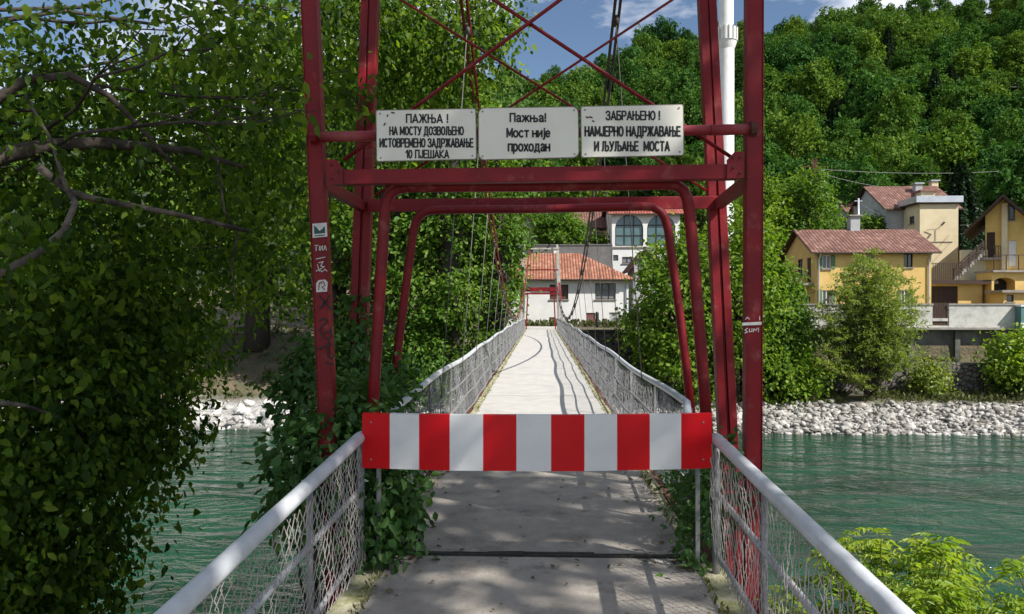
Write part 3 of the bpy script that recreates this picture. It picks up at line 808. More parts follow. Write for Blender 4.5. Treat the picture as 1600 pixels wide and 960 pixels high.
def lettering(mb, text, x0, x1, ytop, ybot, Y, thick=.165, cap=1.0):
    """strokes of TEXT fitted between photo columns x0..x1, capitals from ybot up to ytop"""
    adv = []; x = 0.0
    for ch in text:
        if ch == ' ': x += .42; adv.append(None); continue
        adv.append(x); x += G[ch][0] + .24
    W = x - .24
    H = (ybot - ytop)
    # strokes are widened, so pull their centre lines in by half a stroke
    hw = thick * H / 2
    kx = (x1 - x0 - 2 * hw) / W; ky = (H - 2 * hw)
    for ch, ax in zip(text, adv):
        if ax is None: continue
        for q in G[ch][1]:
            pts = [(x0 + hw + (ax + a) * kx, ybot - hw - b * ky) for a, b in q]
            wpx = min(thick * H, kx * .22 + thick * H * .38)
            ribbon(mb, pts, wpx / F * Y, Y)


def notice(label, corners, lines, rnd, spots=()):
    Y = 5.0
    c = P(sum(p[0] for p in corners) / 4, sum(p[1] for p in corners) / 4, Y)
    t = thing('notice_sign', label, 'sign', c)
    def outline(ins, Yq):
        q = []
        (tlx, tly), (trx, try_), (brx, bry), (blx, bly) = corners
        for (cx, cy, sx, sy, a0) in ((blx, bly, 1, -1, 180), (brx, bry, -1, -1, 270), (trx, try_, -1, 1, 0), (tlx, tly, 1, 1, 90)):
            ox, oy = cx + sx * (rnd + ins), cy + sy * (rnd + ins)
            for k in range(5):
                a = R(a0 + 90 * k / 4); q.append(P(ox + rnd * math.cos(a), oy - rnd * math.sin(a), Yq))
        return q
    mb = MB(); mb.plate(outline(0, Y), .012, 0); rel(mb.obj('rim', SIGN_RIM), t)
    mb = MB(); mb.plate(outline(1.3, Y - .0025), .002, 0); rel(mb.obj('panel', SIGN_W), t)
    mb = MB()
    for ln in lines: lettering(mb, *ln[:5], Y - .0045, *(ln[5:]))
    rel(mb.obj('lettering', SIGN_B), t)
    if spots:
        mb = MB()
        for s in spots: ribbon(mb, s, .010, Y - .004)
        rel(mb.obj('rust_spots', RUST), t)
    mb = MB()
    (tlx, tly), (trx, try_), (brx, bry), (blx, bly) = corners
    for x, y in ((tlx + 7, tly + 6), (trx - 7, try_ + 6), (brx - 7, bry - 6), (blx + 7, bly - 6)):
        p = P(x, y, Y - .004); mb.tube([p, p + Vector((0, -.003, 0))], .006, 8)
    rel(mb.obj('rivets', STEEL), t)


notice('left white notice whose last line reads 10 ПЈЕШАКА', [(587, 172), (744, 169.5), (745, 249.5), (588, 253)],
       [('ПАЖЊА !', 634, 701, 178, 193), ('НА МОСТУ ДОЗВОЉЕНО', 608, 725, 197.5, 212), ('ИСТОВРЕМЕНО ЗАДРЖАВАЊЕ', 592.5, 740, 216, 231), ('10 ПЈЕШАКА', 633, 702, 234, 248)], 3,
       ([(606, 180), (605, 182)], [(600, 196), (602, 193)], [(612, 176), (616, 177)]))
notice('middle rounded cream notice reading Пажња! Мост није проходан', [(747, 168.5), (904, 166.5), (905, 247), (747, 250.5)],
       [('Пажња!', 796, 854, 176.5, 191.5, .18), ('Мост није', 791, 860, 200, 215.5, .18), ('проходан', 793, 860, 220.5, 237.5, .17)], 9)
notice('right white notice headed ЗАБРАЊЕНО with small rust spots', [(907, 166), (1068, 163), (1069, 243.5), (908, 247)],
       [('ЗАБРАЊЕНО !', 946, 1032, 173, 188.5), ('НАМЈЕРНО НАДРЖАВАЊЕ', 913, 1064, 197, 214), ('И ЉУЉАЊЕ  МОСТА', 928, 1047, 220.5, 237)], 3,
       ([(916, 183), (919, 184)], [(921, 183), (925, 184)], [(926, 189), (928, 190)]))

# ------------------------------------------------------------------ foliage tools
LT = np.array([[0, 0, 0], [-.34, .34, .07], [-.25, .70, .06], [0, 1.0, -.06], [.25, .70, .06], [.34, .34, .07]])   # one folded pointed leaf
LQ = np.array([[0, 3, 2, 1], [0, 5, 4, 3]])
NT = np.array([[0, 0, 0], [-.13, .35, .03], [-.11, .70, .02], [0, 1.0, -.05], [.11, .70, .02], [.13, .35, .03]])   # narrow leaf


def unit(a): return a / np.maximum(np.linalg.norm(a, axis=1, keepdims=True), 1e-9)


def leaf_mesh(pos, dirs, nrm, size, rnd, T=LT):
    n = len(pos)
    d = unit(dirs); s = unit(np.cross(d, nrm)); w = np.cross(s, d)
    sz = size[:, None, None]
    hsh = np.modf(np.abs(np.sin(pos[:, 0] * 129.898 + pos[:, 1] * 782.33 + pos[:, 2] * 371.7) * 4375.85))[0]
    wv = (.62 + .55 * hsh)[:, None, None]; cv = (.3 + 2.4 * np.modf(hsh * 7.31)[0])[:, None, None]
    V = pos[:, None, :] + sz * (wv * T[None, :, 0:1] * s[:, None, :] + T[None, :, 1:2] * d[:, None, :] + cv * T[None, :, 2:3] * w[:, None, :])
    Q = (np.arange(n)[:, None, None] * 6 + LQ[None]).reshape(-1, 4)
    return V.reshape(-1, 3), Q, np.repeat(rnd, 6)


def crown(lobes, n, size, rng, clump=0.3, per=14, droop=0.4, shell=0.6, T=LT, up=0.5, outw=0.5, szv=0.3, rand=0.7, no=.6, nn=.45):
    """leaves in clumps through a set of ellipsoids (cx,cy,cz,rx,ry,rz)"""
    lb = np.array([l[:6] for l in lobes], float)
    wt_ = np.array([(l[3] * l[4] * l[5]) ** (2 / 3) * (l[6] if len(l) > 6 else 1) for l in lobes]); wt_ /= wt_.sum()
    nc = max(1, n // per)
    li = rng.choice(len(lb), nc, p=wt_)
    u = unit(rng.normal(size=(nc, 3)))
    rad = 1 - shell * rng.random(nc) ** 2
    rad *= rng.uniform(.82, 1.10, nc)
    cc = lb[li, :3] + u * rad[:, None] * lb[li, 3:6]
    cs = rng.uniform(.55, 1.35, nc)
    ci = np.repeat(np.arange(nc), per)
    off = rng.normal(size=(len(ci), 3)) * np.array([1, 1, .75])
    pos = cc[ci] + off * (clump * cs[ci])[:, None]
    out = u[ci]
    dirs = out * outw + rng.normal(size=pos.shape) * rand + np.array([0, 0, -droop])
    nrm = out * no + rng.normal(size=pos.shape) * nn + np.array([0, 0, up + .3])
    crnd = rng.normal(0, .14, nc)[ci]
    rnd = np.clip(.5 + crnd + rng.normal(0, .2, len(pos)), 0, 1)
    sz = size * rng.uniform(1 - szv, 1 + szv, len(pos))
    return leaf_mesh(pos, dirs, nrm, sz, rnd, T)


def curve_pts(a, b, n, sag, rng, wob=.04):
    a = np.array(a, float); b = np.array(b, float); L_ = np.linalg.norm(b - a)
    out = []
    for i in range(n + 1):
        t = i / n
        p = a + (b - a) * t + np.array([0, 0, sag * L_ * 4 * t * (1 - t)])
        if 0 < i < n: p = p + rng.normal(0, wob * L_ / n * 2, 3)
        out.append(tuple(p))
    return out


def trunk_mb(base, top, r, lobes, rng, nl=None, lr=.35):
    mb = MB()
    pts = curve_pts(base, top, 7, 0, rng, .05)
    mb.tube(pts, [r * (1 - .75 * i / 7) for i in range(8)], 10)
    use = lobes if nl is None else lobes[:nl]
    for l in use:
        z = np.clip((l[2] - base[2]) / max(.1, top[2] - base[2]) - .25, .15, .85)
        k = int(z * 7); s = pts[k]
        q = curve_pts(s, l[:3], 6, .06, rng, .08)
        r0 = r * (1 - .75 * k / 7) * .6
        mb.tube(q, [max(.006, r0 * (1 - .85 * i / 6)) for i in range(7)], 7)
        for _ in range(2):      # finer side limbs
            v = rng.normal(size=3); v /= np.linalg.norm(v)
            e = np.array(l[:3]) + v * np.array(l[3:6]) * .8
            mb.tube(curve_pts(q[3], e, 5, .05, rng, .1), [max(.004, r0 * .35 * (1 - .8 * i / 5)) for i in range(6)], 5)
    return mb


def tree(name, label, cat, base, top, r, lobes, n, size, mat, seed, group=None, bark=None, nl=None, **k):
    rng = np.random.default_rng(seed)
    t = thing(name, label, cat, base, group)
    tb = trunk_mb(base, top, r, lobes, rng, nl)
    rel(tb.obj('trunk', bark or BARK, smooth=True), t)
    V, Q, a = crown(lobes, n, size, rng, **k)
    link_mesh('crown', np_mesh('crown', V - np.array(base), Q, mat, attr=a), t)
    return t


def PL(px, py, Y, rx, ry, rz, w=1.0):
    p = P(px, py, Y); return (p.x, p.y, p.z, rx, ry, rz, w)


# leaf colours
L_NEAR = leaf_mat('shade_toned_broad_leaf', ((0.016, 0.04, 0.008), (0.058, 0.118, 0.014), (0.19, 0.27, 0.03)), trans=.5, rough=.5, spec=.14)  # wide dark-to-bright range puts deep shade and lit leaves into the colour
L_IVY = leaf_mat('ivy_leaf', ((0.03, 0.08, 0.022), (0.05, 0.12, 0.03), (0.085, 0.165, 0.036)), trans=.28, rough=.42, spec=.22)
L_BUSH = leaf_mat('young_yellow_green_leaf', ((0.085, 0.17, 0.018), (0.165, 0.26, 0.025), (0.29, 0.36, 0.04)), trans=.42, rough=.42)
L_BANK = leaf_mat('bank_tree_leaf', ((0.05, 0.115, 0.018), (0.1, 0.185, 0.026), (0.18, 0.26, 0.038)), trans=.40, rough=.5, spec=.2, objrand=((.75, .85, .8), (1, 1, 1), (1.25, 1.15, .9)))
L_WILL = leaf_mat('willow_leaf', ((0.12, 0.175, 0.03), (0.18, 0.235, 0.045), (0.26, 0.3, 0.07)), trans=.38, rough=.5)
L_FOR = leaf_mat('forest_leaf', ((0.036, 0.092, 0.018), (0.068, 0.138, 0.026), (0.115, 0.19, 0.036)), trans=.2, rough=.7, spec=.08, objrand=((.40, .60, .70), (.68, .88, .85), (.95, 1.0, .85), (1.45, 1.25, .8), (.55, .75, .8)))
L_CON = leaf_mat('spruce_needle', ((.014, .036, .015), (.022, .052, .02), (.036, .07, .026)), trans=.1, rough=.6)

# ------------------------------------------------------------------ near vegetation
near_lobes = [PL(110, 620, 6.5, 1.0, 1.5, 1.0, 1.5), PL(35, 800, 6.0, .92, 1.3, .9, 1.5), PL(205, 545, 7.5, .85, 1.3, .7, 1.2), PL(90, 900, 6.3, .52, .9, .5, 1.3), PL(222, 690, 7.0, .42, .8, .45, 1.1), PL(-60, 950, 6, .9, 1.2, .9, 1.3),
              PL(60, 460, 6.5, 1.2, 1.6, .8, .8), PL(250, 410, 7.2, .9, 1.6, .7, .6), PL(110, 130, 6.8, 1.3, 1.8, .8, .6), PL(20, 260, 6.0, 1.0, 1.4, .9, .55), PL(350, 250, 7.2, .9, 1.6, .9, .6), PL(400, 90, 7.0, .9, 1.6, .6, .5),
              PL(560, 40, 9.0, 1.0, 1.4, .8, .9), PL(690, 80, 9.8, .85, 1.3, .8, .95), PL(640, 190, 10.0, .7, 1.2, .7, .75), PL(770, 40, 10.2, .42, 1.0, .5, .9), PL(420, 420, 8.5, .7, 1.2, .7, .35), PL(440, 260, 8.5, .6, 1.2, .8, .4),
              PL(345, 75, 4.6, .33, .4, .17, .9), PL(470, 175, 4.55, .16, .22, .06, .8), PL(550, 150, 6.4, .22, .3, .22, .9), PL(25, 400, 4.8, .3, .5, .3, .7)]
nt_base = (-5.7, 6.0, -1.5)
near_tree = tree('riverside_tree', 'dark overhanging broadleaf tree filling the left side in shade with long bare branches', 'tree', nt_base, (-5.4, 6.3, 6.0), .22, near_lobes, 55000, .075, L_NEAR, 21, bark=BARK, nl=0, clump=.17, per=9, szv=.5, droop=.75, shell=.75, up=.3, outw=.3, rand=.6)
mbp = MB()
def limb(pts, r0, r1, Y0, Y1):
    n = len(pts); q = [P(x, y, Y0 + (Y1 - Y0) * i / (n - 1)) for i, (x, y) in enumerate(pts)]
    mbp.tube(q, [r0 + (r1 - r0) * i / (n - 1) for i in range(n)], 9)
limb([(-130, 290), (-40, 258), (20, 240), (80, 228), (150, 224), (230, 230), (300, 236), (380, 262)], .085, .02, 5.2, 6.4)
limb([(-120, 240), (-20, 165), (40, 125), (110, 118), (170, 150), (220, 200), (280, 270)], .05, .010, 5.2, 5.8)
rng_t = np.random.default_rng(8)
rel(mbp.obj('limb', BARK, smooth=True), near_tree)
mbp = MB()
for l in near_lobes:
    a_ = (-5.2 + rng_t.normal(0, .2), 6.2, min(l[2] + .3, 5.0) - rng_t.uniform(.2, 1.0)); q_ = curve_pts(a_, l[:3], 7, .05, rng_t, .07)
    mbp.tube(q_, [.022 - .0024 * i for i in range(8)], 5)
    for _ in range(5):
        v_ = rng_t.normal(size=3); v_ /= np.linalg.norm(v_); e_ = np.array(l[:3]) + v_ * np.array(l[3:6]) * .95
        mbp.tube(curve_pts(q_[rng_t.integers(4, 8)], e_, 5, .04, rng_t, .08), [.009 - .0013 * i for i in range(6)], 4)
rel(mbp.obj('twigs', BARK, smooth=True), near_tree)
mbp = MB(); limb([(60, 260), (108, 300), (150, 312), (205, 322), (265, 333), (320, 345), (390, 362)], .030, .018, 5.3, 6.2); rel(mbp.obj('pale_limb', PALEBARK, smooth=True), near_tree)
mbp = MB(); limb([(-60, 460), (0, 428), (60, 395), (100, 360), (118, 318), (108, 300)], .028, .020, 4.6, 5.3); rel(mbp.obj('pale_limb', PALEBARK, smooth=True), near_tree)
mbp = MB(); limb([(-10, 628), (40, 634), (90, 652)], .02, .008, 5.0, 5.4); rel(mbp.obj('pale_limb', PALEBARK, smooth=True), near_tree)
mbp = MB(); limb([(105, 300), (80, 220), (40, 150)], .016, .01, 5.3, 5.6); rel(mbp.obj('pale_limb', PALEBARK, smooth=True), near_tree)
mbp = MB(); limb([(340, 250), (350, 330), (372, 360), (362, 420), (368, 470)], .012, .007, 6.3, 6.6); rel(mbp.obj('pale_limb', PALEBARK, smooth=True), near_tree)
mbp = MB(); limb([(210, 60), (255, 100), (290, 170), (345, 240)], .008, .005, 5.2, 5.8); rel(mbp.obj('pale_limb', PALEBARK, smooth=True), near_tree)


# tree standing behind and to the right of the viewpoint: its canopy throws the dappled shade
shade_lobes = [(4.2, -.6, 11.4, 2.4, 2.6, 1.3, .5), (6.4, -.2, 12.6, 2.3, 2.2, 1.5, .7), (7.8, -1.8, 14.0, 2.3, 2.4, 1.5), (3.6, -3.2, 12.0, 2.3, 2.2, 1.4), (9.2, .2, 15.0, 1.6, 1.7, 1.2), (5.5, 1.6, 11.8, 1.6, 1.1, .9, .5), (1.6, -1.0, 12.4, 2.0, 2.6, 1.2, .5), (7.6, 1.9, 12.7, 1.2, .9, .8), (3.2, 1.6, 12.2, 1.6, 1.2, .9, .4), (-.3, 1.5, 13, 1.6, 1.8, 1.1, .4), (9.6, -2.2, 12.0, 1.7, 1.9, .9, .75), (10.6, -.6, 12.6, 1.4, 1.5, .8, .6), (11.2, -3.2, 13.2, 1.5, 1.6, .9, .5), (9.4, .3, 12.0, 1.2, 1.2, .7, .9)]
tree('shade_tree', 'tall broadleaf tree beside the approach path, its canopy high over the railing', 'tree', (6.5, -6.5, -1.5), (6.0, -1.5, 12), .34, shade_lobes, 8200, .27, L_NEAR, 5, clump=.42, per=10, shell=.9)

ivy_lobes = [PL(515, 715, 5.05, .34, .35, .34, 1.2), PL(468, 735, 5.1, .20, .35, .28), PL(560, 640, 5.5, .24, .4, .28, 1.2), PL(505, 620, 6.2, .40, .5, .45, 1.2), PL(600, 625, 6.2, .18, .35, .28), PL(632, 585, 6.5, .14, .2, .12), PL(590, 700, 5.2, .16, .25, .22),
             PL(565, 560, 6.6, .18, .3, .35), PL(545, 500, 6.7, .12, .15, .3, .6), PL(612, 800, 4.98, .13, .25, .36, 1.5), PL(605, 850, 4.9, .10, .22, .18, 1.3), PL(460, 800, 5.1, .15, .3, .25), PL(640, 770, 5.2, .06, .2, .25), PL(560, 800, 5.0, .25, .3, .45), PL(500, 590, 6.4, .22, .4, .4)]
rng_i = np.random.default_rng(4)
iv = thing('ivy_plant', 'dark green ivy climbing over the left tower foot and railing end', 'ivy', (-1.5, 5.2, -1.3))
V, Q, a = crown(ivy_lobes, 7800, .072, rng_i, clump=.07, per=7, droop=.55, shell=.28, up=.2, outw=.5, rand=.45)
link_mesh('foliage', np_mesh('foliage', V - np.array(iv.location), Q, L_IVY, attr=a), iv)
mb = MB()
for l in ivy_lobes: mb.tube(curve_pts((-1.5 + rng_i.normal(0, .15), 5.3, -1.3), l[:3], 6, .03, rng_i, .1), [.016 - .0018 * i for i in range(7)], 5)
rel(mb.obj('stem', BARK, smooth=True), iv)

iv2 = thing('climbing_vine', 'thin green vine tangled in the mesh of the right railing near the barrier', 'vine', (1.25, 5.0, -1.2))
v2 = [PL(1085, 790, 5.3, .10, .5, .25), PL(1075, 850, 5.0, .06, .4, .18), PL(1075, 760, 6.2, .1, .6, .2), PL(1125, 760, 5.2, .16, .3, .35)]
V, Q, a = crown(v2, 1500, .055, rng_i, clump=.06, per=6, droop=.4, shell=.5)
link_mesh('foliage', np_mesh('foliage', V - np.array(iv2.location), Q, L_IVY, attr=a), iv2)
mb = MB()
for l in v2: mb.tube(curve_pts((1.25, 5.1, -1.2), l[:3], 6, .03, rng_i, .1), [.010 - .0012 * i for i in range(7)], 5)
rel(mb.obj('stem', BARK, smooth=True), iv2)


def compound_bush(name, label, base, tips, seed, mat=L_BUSH, ll=.072):
    rng = np.random.default_rng(seed)
    t = thing(name, label, 'bush', base)
    mb = MB(); pos = []; dr = []; nr = []; sz = []; rn = []
    for tip in tips:
        tip = np.array(tip, float)
        st_ = curve_pts(base, tip, 8, .05, rng, .06)
        mb.tube(st_, [.014 - .0014 * i for i in range(9)], 5)
        tone = rng.normal(.5, .18)
        for _ in range(rng.integers(13, 18)):
            k = rng.choice([4, 5, 6, 7, 8, 8, 8])
            o = np.array(st_[k]) + rng.normal(0, .035, 3)
            az = rng.uniform(0, 2 * math.pi)
            d = np.array([math.cos(az), math.sin(az), rng.uniform(-.1, .9)]); d /= np.linalg.norm(d)
            L_ = rng.uniform(.14, .30); m = int(L_ / .034)
            for i in range(m):
                s = i / m
                p = o + d * L_ * s + np.array([0, 0, -.14 * s * s * L_ / .2])
                side = np.cross(d, (0, 0, 1)); side /= np.linalg.norm(side)
                for sg in (-1, 1):
                    pos.append(p); v = side * sg + d * .55 + np.array([0, 0, -.35 - .3 * rng.random()]); dr.append(v)
                    nr.append(np.array([0, 0, 1]) + rng.normal(0, .3, 3)); sz.append(ll * rng.uniform(.8, 1.2) * (1 - .35 * abs(s - .4))); rn.append(np.clip(tone + .25 * s + rng.normal(0, .14), 0, 1))
    V, Q, a = leaf_mesh(np.array(pos), np.array(dr), np.array(nr), np.array(sz), np.array(rn), T=LT * np.array([.62, 1, 1]))
    rel(mb.obj('stem', M('green_stem', (.09, .11, .03), (.10, .07, .03), rough=.7), smooth=True), t)
    link_mesh('foliage', np_mesh('foliage', V - np.array(base), Q, mat, attr=a), t)


rb = np.random.default_rng(9)
tips = []
for _ in range(44):
    px = rb.uniform(1290, 1545); Y = rb.uniform(5.2, 7.2)
    top = 838 + max(0, (px - 1450)) * .75 + max(0, 1340 - px) * .25
    tips.append(tuple(P(px, top + abs(rb.normal(0, 60)), Y)))
for _ in range(26): tips.append(tuple(P(rb.uniform(1180, 1500), rb.uniform(900, 1050), rb.uniform(4.8, 6.2))))
compound_bush('leafy_bush', 'bright yellow green bush growing up beside the right railing', (3.1, 6.1, -1.9), tips, 31)
compound_bush('leafy_sprig', 'slender yellow green sprig at the lower right edge above the water', (4.0, 5.6, -1.9), [tuple(P(1585, 885, 5.5)), tuple(P(1600, 930, 5.6)), tuple(P(1570, 950, 5.4)), tuple(P(1630, 890, 5.6))], 32)

# litter and moss on the deck
rl_ = np.random.default_rng(3)
n = 210
pos = np.stack([rl_.uniform(-.98, .98, n), rl_.uniform(2.6, 9, n), np.full(n, .006)], 1)
edge = rl_.random(n) < .45; pos[edge, 0] = np.sign(rl_.normal(size=edge.sum())) * rl_.uniform(.82, 1.0, edge.sum())
jn = rl_.random(n) < .25; pos[jn, 1] = rl_.normal(4.85, .06, jn.sum())
ang = rl_.uniform(0, 6.28, n)
V, Q, a = leaf_mesh(pos, np.stack([np.cos(ang), np.sin(ang), rl_.uniform(0, .3, n)], 1), np.tile([0, 0, 1.0], (n, 1)) + rl_.normal(0, .3, (n, 3)), rl_.uniform(.018, .05, n), rl_.random(n))
tag(link_mesh('fallen_leaves', np_mesh('fallen_leaves', V, Q, leaf_mat('dry_leaf', ((.05, .035, .02), (.11, .08, .04), (.2, .16, .07)), trans=.1), attr=a)), 'dry leaves and twigs scattered on the concrete deck', 'litter', kind='stuff')
n = 2600
pos = np.stack([np.sign(rl_.normal(size=n)) * rl_.normal(1.012, .022, n), 2.4 + 48 * rl_.random(n) ** 2.2, np.zeros(n)], 1)
ok = (np.sin(pos[:, 1] * 5.1 + pos[:, 0] * 3) + np.sin(pos[:, 1] * 1.9)) > -.5; pos = pos[ok]; n = len(pos)
pos[:, 2] = [deck_z(y) for y in pos[:, 1]]
V, Q, a = leaf_mesh(pos, np.concatenate([rl_.normal(0, .5, (n, 2)), np.ones((n, 1))], 1), rl_.normal(0, 1, (n, 3)), rl_.uniform(.015, .05, n), rl_.random(n), T=NT * np.array([1.6, 1, 1]))
tag(link_mesh('moss', np_mesh('moss', V, Q, leaf_mat('moss_tuft', ((.05, .06, .015), (.12, .12, .03), (.2, .18, .05)), trans=.2), attr=a)), 'moss and small weeds along both edges of the deck', 'moss', kind='stuff')

# ------------------------------------------------------------------ far bank: stones, weeds
def icosphere():
    import bmesh
    b = bmesh.new(); bmesh.ops.create_icosphere(b, subdivisions=1, radius=1)
    V = np.array([v.co[:] for v in b.verts]); Fc = np.array([[v.index for v in f.verts] for f in b.faces]); b.free(); return V, Fc
IV, IF = icosphere()


def stones(name, label, x0, x1, n, smin, smax, mat, seed, y0=44.1, y1=49.3):
    rng = np.random.default_rng(seed); Vs = []; Fs = []
    for i in range(n):
        x = rng.uniform(x0, x1); y = y0 + (y1 - y0) * rng.random() ** 1.15
        s = smin + (smax - smin) * rng.random() ** 3.2
        sc = s * rng.uniform(.6, 1.2, 3) * np.array([1.15, 1, .8])
        pl = unit(rng.normal(size=(10, 3))); v = IV.copy()
        for q in pl:      # chop flat faces off the ball
            dd = v @ q - rng.uniform(.25, .7); v = v - np.maximum(dd, 0)[:, None] * q
        rot = np.array(Euler(tuple(rng.uniform(0, 6.28, 3))).to_matrix())
        v = (v @ rot.T) * sc
        Vs.append(v + np.array([x, y, float(ground_z(x, y)) + s * rng.uniform(-.1, .35)])); Fs.append(IF + i * len(IV))
    tone = np.clip(rng.beta(2.2, 1.5, n) + rng.normal(0, .05, n), 0, 1)
    me = np_mesh(name, np.concatenate(Vs), np.concatenate(Fs), mat, attr=np.repeat(tone, len(IV)))
    return tag(link_mesh(name, me), label, 'stones', kind='stuff')


def rock_mat(name, cols):
    m, nt, b = new_mat(name); N = nt.nodes; L = nt.links
    a = N.new('ShaderNodeAttribute'); a.attribute_name = 'rnd'
    r = N.new('ShaderNodeValToRGB'); e = r.color_ramp.elements
    e[0].color = (*cols[0], 1); e[1].color = (*cols[-1], 1)
    for i in range(1, len(cols) - 1): e.new(i / (len(cols) - 1)).color = (*cols[i], 1)
    L.new(a.outputs['Fac'], r.inputs['Fac'])
    t = N.new('ShaderNodeTexCoord'); n = N.new('ShaderNodeTexNoise'); n.inputs['Scale'].default_value = 7; n.inputs['Detail'].default_value = 8
    L.new(t.outputs['Object'], n.inputs['Vector'])
    q = N.new('ShaderNodeValToRGB'); q.color_ramp.elements[0].position = .3; q.color_ramp.elements[0].color = (.55, .53, .5, 1); q.color_ramp.elements[1].position = .6
    L.new(n.outputs['Fac'], q.inputs['Fac'])
    mm = N.new('ShaderNodeMix'); mm.data_type = 'RGBA'; mm.blend_type = 'MULTIPLY'; mm.inputs['Factor'].default_value = 1
    L.new(r.outputs['Color'], mm.inputs[6]); L.new(q.outputs['Color'], mm.inputs[7]); L.new(mm.outputs[2], b.inputs['Base Color'])
    b.inputs['Roughness'].default_value = .9; b.inputs['Specular IOR Level'].default_value = .2
    bp = N.new('ShaderNodeBump'); bp.inputs['Distance'].default_value = .05; bp.inputs['Strength'].default_value = .8; L.new(n.outputs['Fac'], bp.inputs['Height']); L.new(bp.outputs['Normal'], b.inputs['Normal'])
    return m


STONE = rock_mat('pale_limestone_rubble', ((.10, .095, .085), (.24, .225, .20), (.40, .385, .36), (.58, .57, .54)))
STONE_W = rock_mat('white_gravel', ((.26, .25, .24), (.45, .44, .42), (.62, .61, .59), (.70, .69, .67)))
stones('riprap_stones', 'broken pale riprap stones along the far right bank', -1, 62, 15000, .06, .42, STONE, 1)
stones('gravel_stones', 'white gravel and boulders along the far left bank', -60, -1, 2000, .10, .75, STONE_W, 2)

def tufts(name, label, x0, x1, y0, y1, n, size, mat, seed, zoff=0.0):
    rng = np.random.default_rng(seed); nc = n // 12
    cx = rng.uniform(x0, x1, nc); cy = rng.uniform(y0, y1, nc); ci = np.repeat(np.arange(nc), 12)
    x = cx[ci] + rng.normal(0, .22, len(ci)); y = cy[ci] + rng.normal(0, .2, len(ci)); z = ground_z(x, y) + zoff
    hs = rng.uniform(.5, 1.3, nc)[ci]
    d = np.stack([rng.normal(0, .5, len(ci)), rng.normal(0, .5, len(ci)), np.ones(len(ci))], 1)
    V, Q, a = leaf_mesh(np.stack([x, y, z + rng.uniform(0, .3, len(ci)) * hs], 1), d, rng.normal(size=(len(ci), 3)), size * hs, np.clip(rng.normal(.5, .25, len(ci)), 0, 1), T=NT * np.array([1.8, 1, 1]))
    return tag(link_mesh(name, np_mesh(name, V, Q, mat, attr=a)), label, 'weeds', kind='stuff')
L_WEED = leaf_mat('weed_blade', ((.035, .055, .016), (.075, .09, .03), (.15, .15, .06)), trans=.3, rough=.6)
tufts('bank_weeds', 'rough grass and weeds between the riprap and the walls', 5, 62, 49.2, 52.9, 7000, .30, L_WEED, 6)
tufts('slope_weeds', 'patchy grass on the far left bank slope', -60, -2, 49.6, 66, 6000, .30, L_WEED, 7)
tufts('ledge_weeds', 'weeds along the ledge above the stone wall', 14, 45, 53.5, 54.5, 1200, .22, L_WEED, 8)
tufts('landing_weeds', 'grass tufts in front of the white house at the bridge end', -4, 12, 59.6, 62.5, 2600, .30, L_WEED, 9)

# ------------------------------------------------------------------ walls of the far bank
STONEWALL = stone_mat('rubble_stone_wall', (.30, .27, .24), (.16, .145, .13), (.07, .06, .05))
DARKSTONE = stone_mat('dark_mossy_stone_wall', (.12, .11, .09), (.06, .06, .045), (.02, .02, .017), scale=2.0, stretch=2.2)
STAIN = M('stained_shade_toned_concrete', (.17, .165, .15), (.085, .08, .07), rough=.9, scale=1.1, bump=.4, bscale=10, dirt=(.04, .038, .033), dscale=.8, dlo=.5, dhi=.68)  # dark base carries the slab overhang's shade, besides real stains
PARA = M('whitewashed_parapet', (.55, .54, .50), (.42, .41, .38), rough=.85, scale=1.5, bump=.2, bscale=10, dirt=(.24, .22, .19), dscale=.9, dlo=.5, dhi=.7)
CAP = M('grey_coping', (.30, .28, .25), (.22, .2, .18), rough=.9, scale=3)
mb = MB(); mb.box(14, 37.5, 53.0, 53.5, -5.3, -2.45); tag(mb.obj('stone_wall', STONEWALL), 'low rubble stone wall above the riprap on the far right bank', 'wall')
w = thing('concrete_wall', 'stained concrete retaining wall toned dark for overhang shade under the white parapet', 'wall', (14, 54.8, -2.6))
mb = MB(); mb.box(14, 60, 54.8, 55.2, -2.7, -.16); rel(mb.obj('wall_face', STAIN), w)
for x in (26.6, 29.9, 33.1, 36.3, 39.5): mb = MB(); mb.box(x, x + .35, 54.55, 54.79, -2.7, -.18); rel(mb.obj('buttress', STAIN), w)
mb = MB(); mb.box(13.9, 60, 54.15, 55.2, -.155, .0); rel(mb.obj('slab_edge', CAP), w)
w = thing('parapet_wall', 'whitewashed parapet wall in front of the yellow houses', 'wall', (17, 54.3, 0))
gx0, gx1 = P(1457, 500, 54.3).x, P(1483, 500, 54.3).x
mb = MB(); mb.box(17, gx0, 54.3, 54.55, .003, 1.6); mb.box(gx1, 60, 54.3, 54.55, .003, 1.6); mb.box(gx0, gx1, 54.32, 54.53, .003, .12); rel(mb.obj('wall_face', PARA), w)
mb = MB(); mb.box(16.95, gx0 + .05, 54.24, 54.62, 1.603, 1.72); mb.box(gx1 - .05, 60, 54.24, 54.62, 1.603, 1.72); rel(mb.obj('coping', CAP), w)
g = thing('wooden_gate', 'dark slatted gate set into the white parapet wall', 'gate', (gx0, 54.4, .1))
mb = MB()
for i in range(7): x = gx0 + .06 + i * (gx1 - gx0 - .12) / 7; mb.box(x, x + .12, 54.40, 54.44, .16, 1.55)
rel(mb.obj('slat_panel', BROWN), g)
mb = MB(); mb.box(gx0 + .02, gx1 - .02, 54.445, 54.49, .42, .54); mb.box(gx0 + .02, gx1 - .02, 54.445, 54.49, 1.2, 1.32); rel(mb.obj('cross_bar', BROWN), g)
mb = MB(); mb.box(gx0 + .05, gx1 - .05, 54.34, 54.395, .45, .66); rel(mb.obj('notice_strip', PARA), g)
